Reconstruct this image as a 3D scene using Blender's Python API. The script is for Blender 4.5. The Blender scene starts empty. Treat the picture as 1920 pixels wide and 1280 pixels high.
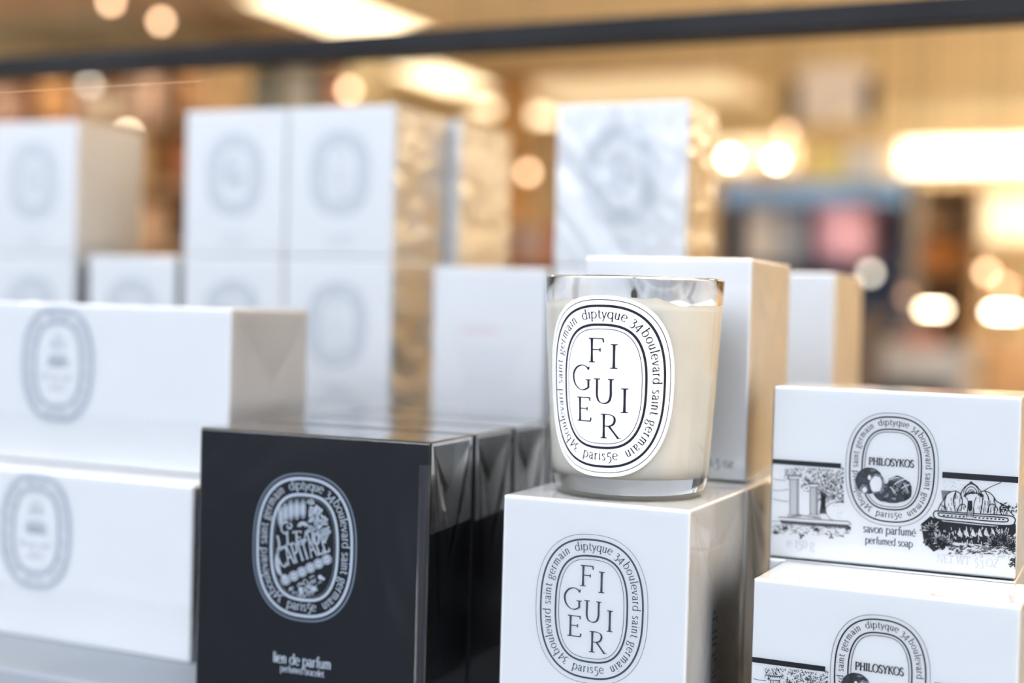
import bpy, bmesh, math, random
from mathutils import Vector, Matrix

S = bpy.context.scene
COL = S.collection
random.seed(7)

# ------------------------------------------------------------------ camera
FPX, PITCH, ROLL = 2686.15, .02428, .02634
TABLE_Z = 0.90
CAM = Vector((0, 0, TABLE_Z + .18624))
f0 = Vector((0, math.cos(PITCH), -math.sin(PITCH)))
u0 = Vector((0, math.sin(PITCH), math.cos(PITCH)))
r0 = Vector((1, 0, 0))
cr = r0 * math.cos(ROLL) + u0 * math.sin(ROLL)
cu = -r0 * math.sin(ROLL) + u0 * math.cos(ROLL)
cd = bpy.data.cameras.new('camera')
cam = bpy.data.objects.new('camera', cd)
COL.objects.link(cam)
M = Matrix((cr, cu, -f0)).transposed().to_4x4()
M.translation = CAM
cam.matrix_world = M
cd.sensor_width = 36
cd.lens = FPX / 1920 * 36
cd.clip_start = .01
cd.clip_end = 60
cd.dof.use_dof = True
cd.dof.focus_distance = .592
cd.dof.aperture_fstop = 3.3
S.camera = cam

YAW = .4323                       # the table, its boxes and the shop share this heading
EX = Vector((math.cos(YAW), -math.sin(YAW), 0))
EY = Vector((math.sin(YAW), math.cos(YAW), 0))


def ray(px, py):
    u = (px - 960); v = (py - 640)
    return (f0 + cr * (u / FPX) - cu * (v / FPX))


def at(px, py, depth):            # point of the shop seen at a picture position, at a depth
    return CAM + ray(px, py) * depth


# ------------------------------------------------------------------ world and exposure
w = bpy.data.worlds.new('daylight')
S.world = w
w.use_nodes = True
nt = w.node_tree
bg = nt.nodes['Background']
tc = nt.nodes.new('ShaderNodeTexCoord')
nz = nt.nodes.new('ShaderNodeTexNoise'); nz.inputs['Scale'].default_value = 2.2; nz.inputs['Detail'].default_value = 4
rp = nt.nodes.new('ShaderNodeValToRGB')
rp.color_ramp.elements[0].position = .38; rp.color_ramp.elements[0].color = (.34, .40, .50, 1)
rp.color_ramp.elements[1].position = .62; rp.color_ramp.elements[1].color = (1.0, 1.065, 1.17, 1)
nt.links.new(tc.outputs['Generated'], nz.inputs['Vector'])
nt.links.new(nz.outputs['Fac'], rp.inputs['Fac'])
# open sky above the street; the street itself, low down, is much darker
sx = nt.nodes.new('ShaderNodeSeparateXYZ'); nt.links.new(tc.outputs['Generated'], sx.inputs[0])
mr = nt.nodes.new('ShaderNodeMapRange'); mr.interpolation_type = 'SMOOTHSTEP'
mr.inputs['From Min'].default_value = -.02; mr.inputs['From Max'].default_value = .30
mr.inputs['To Min'].default_value = .10; mr.inputs['To Max'].default_value = 1.0
nt.links.new(sx.outputs[2], mr.inputs[0])
mx = nt.nodes.new('ShaderNodeVectorMath'); mx.operation = 'SCALE'
nt.links.new(rp.outputs['Color'], mx.inputs[0]); nt.links.new(mr.outputs[0], mx.inputs['Scale'])
nt.links.new(mx.outputs[0], bg.inputs['Color'])
bg.inputs['Strength'].default_value = 3.3
S.view_settings.view_transform = 'Standard'
S.view_settings.look = 'None'
S.view_settings.gamma = 1
S.view_settings.use_curve_mapping = False
S.view_settings.exposure = 0.78
try:
    S.cycles.use_denoising = True
    S.cycles.use_adaptive_sampling = False
    S.cycles.max_bounces = 12
    S.cycles.transmission_bounces = 12
    S.cycles.transparent_max_bounces = 16
    S.cycles.sample_clamp_indirect = 6
except Exception:
    pass

# ------------------------------------------------------------------ materials
MATS = {}


def pbr(name, col, rough=.5, coat=0, metal=0, emis=None, es=0, spec=.5, vary=0, vscale=30, bump=0, bscale=200,
        sss=0, trans=0, ior=1.5, cbump=0, cbscale=40):
    if name in MATS:
        return MATS[name]
    m = bpy.data.materials.new(name); m.use_nodes = True
    t = m.node_tree; b = t.nodes['Principled BSDF']
    I = b.inputs
    I['Base Color'].default_value = (*col, 1)
    I['Roughness'].default_value = rough
    I['Metallic'].default_value = metal
    I['Coat Weight'].default_value = coat
    I['Coat Roughness'].default_value = .06
    I['Specular IOR Level'].default_value = spec
    I['Subsurface Weight'].default_value = sss
    I['Subsurface Radius'].default_value = (.006, .005, .004)
    I['Subsurface Scale'].default_value = 1
    I['Transmission Weight'].default_value = trans
    I['IOR'].default_value = ior
    if emis:
        I['Emission Color'].default_value = (*emis, 1); I['Emission Strength'].default_value = es
    tcn = t.nodes.new('ShaderNodeTexCoord')
    if vary:
        n = t.nodes.new('ShaderNodeTexNoise'); n.inputs['Scale'].default_value = vscale; n.inputs['Detail'].default_value = 5
        r = t.nodes.new('ShaderNodeValToRGB')
        r.color_ramp.elements[0].position = .35; r.color_ramp.elements[0].color = (*[max(0, c * (1 - vary)) for c in col], 1)
        r.color_ramp.elements[1].position = .65; r.color_ramp.elements[1].color = (*[min(1, c * (1 + vary)) for c in col], 1)
        t.links.new(tcn.outputs['Object'], n.inputs['Vector']); t.links.new(n.outputs['Fac'], r.inputs['Fac'])
        t.links.new(r.outputs['Color'], I['Base Color'])
    if bump:
        n = t.nodes.new('ShaderNodeTexNoise'); n.inputs['Scale'].default_value = bscale; n.inputs['Detail'].default_value = 3
        bp = t.nodes.new('ShaderNodeBump'); bp.inputs['Strength'].default_value = bump; bp.inputs['Distance'].default_value = .001
        t.links.new(tcn.outputs['Object'], n.inputs['Vector']); t.links.new(n.outputs['Fac'], bp.inputs['Height'])
        t.links.new(bp.outputs['Normal'], I['Normal'])
    if cbump:
        n = t.nodes.new('ShaderNodeTexNoise'); n.inputs['Scale'].default_value = cbscale; n.inputs['Detail'].default_value = 2
        bp = t.nodes.new('ShaderNodeBump'); bp.inputs['Strength'].default_value = cbump; bp.inputs['Distance'].default_value = .002
        t.links.new(tcn.outputs['Object'], n.inputs['Vector']); t.links.new(n.outputs['Fac'], bp.inputs['Height'])
        t.links.new(bp.outputs['Normal'], I['Coat Normal'])
    MATS[name] = m
    return m


def film(name, tint=(.98, .98, .98), rough=.07, gain=1.0, base=.0, bump=.3, scale=18, dist=.004, stretch=(1, 1, 1), distort=.6):
    """clear packing film: mostly see-through, glossy, wrinkled"""
    if name in MATS:
        return MATS[name]
    m = bpy.data.materials.new(name); m.use_nodes = True
    t = m.node_tree; t.nodes.clear()
    out = t.nodes.new('ShaderNodeOutputMaterial')
    mix = t.nodes.new('ShaderNodeMixShader')
    tr = t.nodes.new('ShaderNodeBsdfTransparent'); tr.inputs[0].default_value = (*tint, 1)
    gl = t.nodes.new('ShaderNodeBsdfGlossy'); gl.inputs['Roughness'].default_value = rough
    gl.inputs['Color'].default_value = (1, 1, 1, 1)
    fr = t.nodes.new('ShaderNodeFresnel'); fr.inputs['IOR'].default_value = 1.5
    ma = t.nodes.new('ShaderNodeMath'); ma.operation = 'MULTIPLY_ADD'; ma.use_clamp = True
    ma.inputs[1].default_value = gain; ma.inputs[2].default_value = base
    tcn = t.nodes.new('ShaderNodeTexCoord'); mp = t.nodes.new('ShaderNodeMapping'); mp.inputs['Scale'].default_value = stretch
    n = t.nodes.new('ShaderNodeTexNoise'); n.inputs['Scale'].default_value = scale; n.inputs['Detail'].default_value = 3
    n.inputs['Distortion'].default_value = distort
    bp = t.nodes.new('ShaderNodeBump'); bp.inputs['Strength'].default_value = bump; bp.inputs['Distance'].default_value = dist
    L = t.links.new
    L(tcn.outputs['Object'], mp.inputs['Vector']); L(mp.outputs[0], n.inputs['Vector']); L(n.outputs['Fac'], bp.inputs['Height'])
    L(bp.outputs[0], gl.inputs['Normal']); L(bp.outputs[0], fr.inputs['Normal'])
    L(fr.outputs[0], ma.inputs[0]); L(ma.outputs[0], mix.inputs[0]); L(tr.outputs[0], mix.inputs[1]); L(gl.outputs[0], mix.inputs[2])
    L(mix.outputs[0], out.inputs['Surface'])
    MATS[name] = m
    return m


WHITE = pbr('white_carton', (.80, .80, .80), .42, bump=.05, bscale=600)
WHITE2 = pbr('white_carton_lid', (.82, .82, .825), .45, bump=.05, bscale=600)
BLACK = pbr('black_carton', (.009, .010, .014), .45, spec=.2, bump=.04, bscale=500)
INK = pbr('black_ink', (.012, .013, .02), .4, spec=.15)
INKG = pbr('slate_ink', (.062, .088, .13), .4, spec=.15)
INKP = pbr('pale_grey_ink', (.46, .51, .57), .5)
INKF = pbr('faint_grey_ink', (.62, .64, .68), .5)
INKW = pbr('silver_white_ink', (.62, .68, .76), .4)
INKB = pbr('grey_blue_ink', (.20, .24, .30), .4)
FIGD = pbr('fig_dark_ink', (.03, .035, .045), .4, vary=.6, vscale=700)
FIGM = pbr('fig_mid_ink', (.22, .24, .28), .4, vary=.4, vscale=700)
PAPER = pbr('label_paper', (.86, .86, .87), .35)
FILM = film('clear_film', gain=1.0, bump=.22, scale=16, dist=.003)
FILM_BLACK = film('clear_film_on_black', gain=1.2, base=.0, bump=.6, scale=9, dist=.006, rough=.1)
FILM_CRUMPLE = film('crumpled_film', gain=2.2, base=.05, bump=.9, scale=8, dist=.009, rough=.14, distort=1.2)
FOLD = film('folded_film', tint=(.95, .95, .95), gain=1.5, base=.05, bump=.5, scale=26, dist=.003, rough=.16, stretch=(1, 1, .35))
FOLD_L = film('folded_film_pale', tint=(.99, .988, .985), gain=.55, base=.0, bump=.6, scale=30, dist=.003, rough=.16, stretch=(1, 1, .4))

# ------------------------------------------------------------------ object helpers


def tag(o, label=None, cat=None, group=None, kind=None):
    if label: o['label'] = label
    if cat: o['category'] = cat
    if group: o['group'] = group
    if kind: o['kind'] = kind
    return o


def empty(name, loc, rz=0, label=None, cat=None, group=None):
    o = bpy.data.objects.new(name, None); COL.objects.link(o)
    o.empty_display_size = .02
    o.location = loc; o.rotation_euler = (0, 0, rz)
    return tag(o, label, cat, group)


def mk(name, verts, faces, mat, parent=None, smooth=False, mats=None, mi=None):
    me = bpy.data.meshes.new(name)
    me.from_pydata([tuple(v) for v in verts], [], faces)
    for m in (mats or [mat]):
        me.materials.append(m)
    if mi:
        for p, i in zip(me.polygons, mi): p.material_index = i
    if smooth:
        for p in me.polygons: p.use_smooth = True
    me.update()
    o = bpy.data.objects.new(name, me); COL.objects.link(o)
    if parent: o.parent = parent
    return o


def bm_obj(name, bm, mat, parent=None, smooth=False):
    me = bpy.data.meshes.new(name); bm.to_mesh(me); bm.free()
    me.materials.append(mat)
    if smooth:
        for p in me.polygons: p.use_smooth = True
    o = bpy.data.objects.new(name, me); COL.objects.link(o)
    if parent: o.parent = parent
    return o


def bm_box(bm, x0, x1, y0, y1, z0, z1, bev=0, seg=2):
    vs = [bm.verts.new((x, y, z)) for x in (x0, x1) for y in (y0, y1) for z in (z0, z1)]
    fs = [(0, 1, 3, 2), (4, 6, 7, 5), (0, 4, 5, 1), (2, 3, 7, 6), (0, 2, 6, 4), (1, 5, 7, 3)]
    ff = [bm.faces.new([vs[i] for i in f]) for f in fs]
    if bev:
        es = list({e for f in ff for e in f.edges})
        bmesh.ops.bevel(bm, geom=es, offset=bev, segments=seg, affect='EDGES', profile=.5)
    return ff


def box(name, x0, x1, y0, y1, z0, z1, mat, parent=None, bev=0, seg=2, smooth=False):
    bm = bmesh.new(); bm_box(bm, x0, x1, y0, y1, z0, z1, bev, seg)
    bmesh.ops.recalc_face_normals(bm, faces=bm.faces)
    return bm_obj(name, bm, mat, parent, smooth)


def lathe(name, prof, mat, parent=None, n=64, smooth=True, loc=(0, 0, 0), close=False):
    vs, fs = [], []
    m = len(prof)
    for i in range(n):
        a = 2 * math.pi * i / n
        for r, z in prof: vs.append((loc[0] + r * math.cos(a), loc[1] + r * math.sin(a), loc[2] + z))
    for i in range(n):
        j = (i + 1) % n
        for k in range(m - (0 if close else 1)):
            k2 = (k + 1) % m
            if k2 != k:
                fs.append((i * m + k, j * m + k, j * m + k2, i * m + k2))
    return mk(name, vs, fs, mat, parent, smooth)


# ------------------------------------------------------------------ drawing: strokes in the plane
def catmull(pts, step=6):
    if len(pts) < 3: return list(pts)
    P = [pts[0]] + list(pts) + [pts[-1]]
    out = []
    for i in range(1, len(P) - 2):
        p0, p1, p2, p3 = P[i - 1:i + 3]
        for k in range(step):
            t = k / step
            out.append(tuple(.5 * (2 * p1[j] + (p2[j] - p0[j]) * t + (2 * p0[j] - 5 * p1[j] + 4 * p2[j] - p3[j]) * t * t +
                                   (3 * p1[j] - p0[j] - 3 * p2[j] + p3[j]) * t ** 3) for j in (0, 1)))
    out.append(tuple(pts[-1]))
    return out


def arc(cx, cy, rx, ry, a0, a1, n=18):
    return [(cx + rx * math.cos(math.radians(a0 + (a1 - a0) * k / n)), cy + ry * math.sin(math.radians(a0 + (a1 - a0) * k / n))) for k in range(n + 1)]


class Art:
    """flat shapes in metres on a face; each has a layer (drawn higher) and a material"""

    def __init__(s): s.v = []; s.f = []; s.m = []; s.lay = []

    def poly(s, pts, mat=0, layer=0):
        i = len(s.v); s.v += [(x, y, layer) for x, y in pts]; s.f.append(tuple(range(i, i + len(pts)))); s.m.append(mat)

    def ribbon(s, pts, wf, mat=0, layer=0, closed=False):
        n = len(pts)
        if n < 2: return
        i0 = len(s.v)
        for k in range(n):
            if closed:
                a, b = pts[(k - 1) % n], pts[(k + 1) % n]
            else:
                a, b = pts[max(0, k - 1)], pts[min(n - 1, k + 1)]
            dx, dy = b[0] - a[0], b[1] - a[1]; d = math.hypot(dx, dy) or 1e-9
            wv = wf(dx / d, dy / d, k / (n - 1)) if callable(wf) else wf
            nx, ny = -dy / d * wv / 2, dx / d * wv / 2
            s.v += [(pts[k][0] + nx, pts[k][1] + ny, layer), (pts[k][0] - nx, pts[k][1] - ny, layer)]
        for k in range(n if closed else n - 1):
            a = i0 + 2 * k; b = i0 + 2 * ((k + 1) % n)
            s.f.append((a, a + 1, b + 1, b)); s.m.append(mat)

    def disc(s, x, y, r, mat=0, layer=0, n=10, ry=None):
        s.poly([(x + r * math.cos(2 * math.pi * k / n), y + (ry or r) * math.sin(2 * math.pi * k / n)) for k in range(n)], mat, layer)

    def build(s, name, mats, mapf, parent):
        vs = [mapf(x, y, l) for x, y, l in s.v]
        return mk(name, vs, s.f, None, parent, mats=mats, mi=s.m)


# glyphs of a light, flared roman: ('l',pts) straight, ('c',pts) smooth; third value scales the pen
def _bowl(cx, rx, a0, a1): return ('l', arc(cx, .245, rx, .255, a0, a1))


G = {
    'a': (.42, [('c', [(.07, .40), (.12, .475), (.20, .505), (.28, .47), (.31, .37), (.31, .08), (.345, .0), (.40, .03)]),
                ('c', [(.31, .30), (.20, .27), (.09, .20), (.065, .12), (.11, .02), (.19, .0), (.27, .06), (.31, .13)])]),
    'b': (.49, [('l', [(.08, .76), (.08, .02)]), _bowl(.25, .19, 155, -155), ('l', [(.02, .745), (.08, .76)], .8)]),
    'c': (.43, [_bowl(.25, .20, 50, 310)]),
    'd': (.50, [_bowl(.23, .19, 25, 335), ('l', [(.40, .76), (.40, .0)]), ('l', [(.34, .745), (.40, .76)], .8), ('l', [(.40, .012), (.46, .012)], .9)]),
    'e': (.45, [('l', arc(.23, .245, .19, .255, 5, 315)), ('l', [(.05, .27), (.42, .27)])]),
    'f': (.30, [('c', [(.33, .71), (.27, .76), (.20, .73), (.16, .60), (.16, .30), (.16, 0)]), ('l', [(.04, .48), (.29, .48)]), ('l', [(.09, .01), (.24, .01)], .8)]),
    'g': (.43, [('l', arc(.20, .335, .145, .165, 0, 360)), ('c', [(.12, .20), (.07, .13), (.12, .06), (.26, .03), (.36, -.03), (.37, -.13), (.26, -.23), (.12, -.22), (.05, -.14), (.08, -.04), (.16, .05)]),
                ('l', [(.31, .45), (.41, .50)])]),
    'i': (.19, [('l', [(.10, .5), (.10, 0)]), ('l', [(.03, .485), (.10, .5)], .8), ('l', [(.04, .01), (.16, .01)], .8), ('l', [(.075, .69), (.125, .69)], 2.2)]),
    'l': (.19, [('l', [(.10, .76), (.10, 0)]), ('l', [(.04, .745), (.10, .76)], .8), ('l', [(.04, .01), (.16, .01)], .8)]),
    'm': (.66, [('l', [(.09, .5), (.09, 0)]), ('c', [(.09, .36), (.15, .46), (.23, .505), (.30, .46), (.32, .34), (.32, .17), (.32, 0)]),
                ('c', [(.32, .36), (.38, .46), (.46, .505), (.53, .46), (.55, .34), (.55, .17), (.55, 0)]), ('l', [(.03, .485), (.09, .5)], .8),
                ('l', [(.04, .01), (.14, .01)], .7), ('l', [(.27, .01), (.37, .01)], .7), ('l', [(.5, .01), (.61, .01)], .7)]),
    'n': (.44, [('l', [(.09, .5), (.09, 0)]), ('c', [(.09, .36), (.15, .46), (.23, .505), (.31, .46), (.33, .34), (.33, .17), (.33, 0)]), ('l', [(.03, .485), (.09, .5)], .8),
                ('l', [(.04, .01), (.14, .01)], .7), ('l', [(.28, .01), (.39, .01)], .7)]),
    'o': (.48, [('l', arc(.24, .245, .20, .255, 0, 360))]),
    'p': (.49, [('l', [(.08, .53), (.08, -.24)]), _bowl(.25, .19, 155, -155), ('l', [(.02, .485), (.08, .5)], .8), ('l', [(.02, -.23), (.15, -.23)], .7)]),
    'q': (.49, [_bowl(.23, .19, 25, 335), ('l', [(.40, .5), (.40, -.24)]), ('l', [(.34, -.23), (.46, -.23)], .7)]),
    'r': (.30, [('l', [(.09, .5), (.09, 0)]), ('c', [(.09, .34), (.14, .45), (.21, .5), (.29, .475)]), ('l', [(.03, .485), (.09, .5)], .8), ('l', [(.03, .01), (.16, .01)], .8)]),
    's': (.34, [('c', [(.28, .42), (.22, .495), (.13, .495), (.07, .40), (.12, .30), (.22, .22), (.28, .13), (.22, .015), (.12, .0), (.05, .07)])]),
    't': (.31, [('c', [(.14, .64), (.14, .38), (.14, .12), (.18, .01), (.25, .0), (.30, .05)]), ('l', [(.03, .48), (.28, .48)])]),
    'u': (.45, [('c', [(.08, .5), (.08, .30), (.08, .14), (.12, .03), (.20, .0), (.29, .05), (.34, .14)]), ('l', [(.34, .5), (.34, 0)]), ('l', [(.02, .49), (.08, .5)], .7), ('l', [(.34, .012), (.40, .012)], .8)]),
    'v': (.39, [('l', [(.03, .5), (.19, .0)]), ('l', [(.36, .5), (.20, .0)], .7)]),
    'y': (.40, [('l', [(.03, .5), (.20, .02)]), ('c', [(.37, .5), (.20, .02), (.13, -.18), (.05, -.23)], .8)]),
    'z': (.38, [('l', [(.05, .48), (.33, .48)]), ('l', [(.33, .48), (.05, .01)]), ('l', [(.05, .01), (.34, .01)])]),
    'k': (.42, [('l', [(.08, .76), (.08, 0)]), ('l', [(.33, .5), (.08, .2)], .7), ('l', [(.15, .28), (.38, 0)])]),
    '3': (.36, [('c', [(.05, .43), (.12, .5), (.24, .48), (.27, .37), (.20, .27), (.12, .22)]), ('c', [(.12, .22), (.26, .19), (.33, .06), (.29, -.11), (.17, -.2), (.04, -.16)])]),
    '4': (.44, [('c', [(.32, .52), (.18, .27), (.03, .02)], .8), ('l', [(.03, .01), (.42, .01)]), ('l', [(.32, .52), (.32, -.20)])]),
    '5': (.42, [('l', [(.13, .57), (.38, .57)], 1.8), ('l', [(.13, .57), (.10, .27)], .8), ('c', [(.10, .27), (.22, .30), (.33, .22), (.36, .06), (.29, -.12), (.16, -.21), (.03, -.17)])]),
    '1': (.32, [('l', [(.17, .62), (.17, 0)]), ('l', [(.07, .55), (.17, .62)], .8), ('l', [(.08, .01), (.26, .01)], .8)]),
    '0': (.42, [('l', arc(.21, .31, .17, .32, 0, 360))]),
    '6': (.42, [('c', [(.33, .60), (.18, .55), (.06, .38), (.05, .18), (.12, .02), (.22, -.01), (.34, .06), (.36, .2), (.28, .34), (.16, .35), (.06, .25)])]),
    '.': (.18, [('l', [(.06, .03), (.11, .03)], 2)]),
    "'": (.14, [('l', [(.07, .72), (.06, .58)], 1)]),
    '/': (.3, [('l', [(.02, 0), (.26, .7)], .6)]),
    'A': (.62, [('l', [(.30, .72), (.06, 0)], .7), ('l', [(.30, .72), (.56, 0)]), ('l', [(.14, .25), (.47, .25)]), ('l', [(.0, .01), (.14, .01)]), ('l', [(.48, .01), (.63, .01)])]),
    'C': (.62, [('l', arc(.34, .35, .29, .36, 42, 318))]),
    'E': (.54, [('l', [(.13, .7), (.13, 0)]), ('l', [(.03, .69), (.47, .69)]), ('l', [(.13, .37), (.38, .37)]), ('l', [(.03, .01), (.49, .01)]), ('l', [(.47, .70), (.48, .60)], .7), ('l', [(.49, .0), (.52, .12)], .7), ('l', [(.385, .42), (.385, .31)], .6)]),
    'F': (.50, [('l', [(.13, .7), (.13, 0)]), ('l', [(.03, .69), (.47, .69)]), ('l', [(.13, .37), (.38, .37)]), ('l', [(.03, .01), (.23, .01)]), ('l', [(.47, .70), (.485, .58)], .7), ('l', [(.385, .42), (.385, .31)], .6)]),
    'G': (.68, [('c', [(.58, .58), (.50, .67), (.36, .71), (.18, .65), (.06, .50), (.04, .33), (.10, .15), (.24, .02), (.40, -.01), (.56, .06)]), ('l', [(.57, .28), (.57, .05)]), ('l', [(.47, .29), (.66, .29)]), ('l', [(.58, .59), (.59, .68)], .6)]),
    'H': (.68, [('l', [(.13, .7), (.13, 0)]), ('l', [(.55, .7), (.55, 0)]), ('l', [(.13, .37), (.55, .37)]), ('l', [(.04, .01), (.22, .01)]), ('l', [(.46, .01), (.64, .01)]), ('l', [(.04, .69), (.22, .69)]), ('l', [(.46, .69), (.64, .69)])]),
    'I': (.27, [('l', [(.135, .7), (.135, 0)]), ('l', [(.03, .01), (.24, .01)]), ('l', [(.03, .69), (.24, .69)])]),
    'K': (.62, [('l', [(.13, .7), (.13, 0)]), ('l', [(.52, .7), (.14, .33)], .7), ('l', [(.24, .42), (.58, 0)]), ('l', [(.04, .01), (.22, .01)]), ('l', [(.04, .69), (.22, .69)]), ('l', [(.45, .69), (.60, .69)]), ('l', [(.50, .01), (.65, .01)])]),
    'L': (.52, [('l', [(.13, .7), (.13, 0)]), ('l', [(.04, .01), (.48, .01)]), ('l', [(.04, .69), (.22, .69)]), ('l', [(.48, .0), (.50, .13)], .7)]),
    'N': (.70, [('l', [(.12, .7), (.12, 0)], .6), ('l', [(.10, .7), (.58, 0)]), ('l', [(.58, .7), (.58, 0)], .6), ('l', [(.03, .01), (.21, .01)]), ('l', [(.49, .69), (.67, .69)]), ('l', [(.02, .69), (.12, .69)])]),
    'O': (.72, [('l', arc(.36, .35, .31, .36, 0, 360, 28))]),
    'P': (.54, [('l', [(.13, .7), (.13, 0)]), ('c', [(.04, .69), (.28, .69), (.44, .64), (.48, .52), (.43, .39), (.28, .33), (.13, .34)]), ('l', [(.04, .01), (.23, .01)])]),
    'R': (.64, [('l', [(.13, .7), (.13, 0)]), ('c', [(.03, .69), (.28, .69), (.42, .64), (.46, .53), (.41, .41), (.28, .35), (.13, .36)]), ('l', [(.28, .36), (.58, .0)], 1.1), ('l', [(.03, .01), (.23, .01)]), ('l', [(.54, .02), (.66, .01)], .8)]),
    'S': (.46, [('c', [(.38, .59), (.31, .69), (.18, .70), (.08, .58), (.12, .44), (.25, .35), (.38, .25), (.40, .10), (.28, -.01), (.14, .0), (.05, .12)])]),
    'T': (.56, [('l', [(.28, .7), (.28, 0)]), ('l', [(.03, .69), (.53, .69)]), ('l', [(.18, .01), (.38, .01)]), ('l', [(.03, .70), (.02, .58)], .7), ('l', [(.53, .70), (.54, .58)], .7)]),
    'U': (.66, [('c', [(.12, .7), (.12, .45), (.12, .22), (.18, .05), (.33, -.01), (.48, .05), (.54, .22), (.54, .45), (.54, .7)]), ('l', [(.02, .69), (.22, .69)]), ('l', [(.45, .69), (.63, .69)])]),
    'W': (.90, [('l', [(.05, .7), (.24, 0)]), ('l', [(.43, .7), (.24, 0)], .6), ('l', [(.43, .7), (.64, 0)]), ('l', [(.84, .7), (.64, 0)], .6)]),
    'Y': (.60, [('l', [(.07, .7), (.30, .34)]), ('l', [(.53, .7), (.30, .34)], .7), ('l', [(.30, .34), (.30, 0)]), ('l', [(.21, .01), (.39, .01)]), ('l', [(.0, .69), (.14, .69)]), ('l', [(.46, .69), (.60, .69)])]),
    'Z': (.56, [('l', [(.06, .69), (.50, .69)]), ('l', [(.50, .69), (.05, .01)]), ('l', [(.05, .01), (.52, .01)])]),
    ' ': (.26, []), '~': (.03, []),
}
G['é'] = (.45, G['e'][1] + [('l', [(.20, .58), (.31, .72)], .8)])


def glyph(art, ch, X, size, thick=.075, thin=.03, mat=0, layer=0, fine=0):
    """X maps glyph em coordinates (scaled by size) to the face"""
    adv, strokes = G[ch]
    for st in strokes:
        kind, pts = st[0], st[1]; k = st[2] if len(st) > 2 else 1
        P = catmull(pts, 5) if kind == 'c' else pts
        if kind == 'l' and len(P) == 2:
            a, b = P; n = 3 if math.dist(a, b) > .3 else 2
            P = [(a[0] + (b[0] - a[0]) * i / n, a[1] + (b[1] - a[1]) * i / n) for i in range(n + 1)]
        flare = kind == 'l' and len(P) <= 4 and math.dist(P[0], P[-1]) > .3

        def wf(dx, dy, t):
            s_ = abs(dx * .22 + dy * .975)
            wv = (thin + (thick - thin) * s_ ** 1.3) * k
            if flare: wv *= 1 + .22 * abs(2 * t - 1) ** 3
            return wv
        # ribbon in em space then map
        tmp = Art(); tmp.ribbon(P, wf)
        i0 = len(art.v)
        for x, y, _ in tmp.v:
            q = X(x * size, y * size); art.v.append((q[0], q[1], layer))
        for f in tmp.f:
            art.f.append(tuple(i0 + j for j in f)); art.m.append(mat)
    return adv * size


def text_w(s, size, track=0): return sum(G[c][0] * size + track for c in s) - track


def line_text(art, s, cx, cy, size, mat=0, layer=0, thick=.075, thin=.03, track=0, ang=0, width=None, align='c'):
    sx = 1
    tw = text_w(s, size, track)
    if width: sx = width / tw
    x = -tw / 2 if align == 'c' else 0
    ca, sa = math.cos(ang), math.sin(ang)
    for c in s:
        glyph(art, c, lambda a, b, x=x: (cx + ((x + a) * sx) * ca - b * sa, cy + ((x + a) * sx) * sa + b * ca), size, thick, thin, mat, layer)
        x += G[c][0] * size + track


# ------------------------------------------------------------------ the oval emblem (sizes in metres for scale 1)
def sup(a, b, n, N=144):
    out = []
    for k in range(N):
        t = 2 * math.pi * k / N
        c, s_ = math.cos(t), math.sin(t)
        out.append((a * math.copysign(abs(c) ** (2 / n), c), b * math.copysign(abs(s_) ** (2 / n), s_)))
    # even spacing
    return resample(out, N)


def resample(pts, N):
    P = pts + [pts[0]]
    L = [0]
    for i in range(len(P) - 1): L.append(L[-1] + math.dist(P[i], P[i + 1]))
    out = []; j = 0
    for k in range(N):
        d = L[-1] * k / N
        while L[j + 1] < d: j += 1
        t = (d - L[j]) / ((L[j + 1] - L[j]) or 1)
        out.append((P[j][0] + (P[j + 1][0] - P[j][0]) * t, P[j][1] + (P[j + 1][1] - P[j][1]) * t))
    return out


def offset(pts, d):
    n = len(pts); out = []
    for k in range(n):
        a, b = pts[(k - 1) % n], pts[(k + 1) % n]
        dx, dy = b[0] - a[0], b[1] - a[1]; q = math.hypot(dx, dy)
        out.append((pts[k][0] - dy / q * d, pts[k][1] + dx / q * d))      # ccw: +d is inward
    return out


RING = sup(.0229, .02905, 2.5)


def scaled(pts, s, cx=0, cy=0): return [(cx + x * s, cy + y * s) for x, y in pts]


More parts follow.
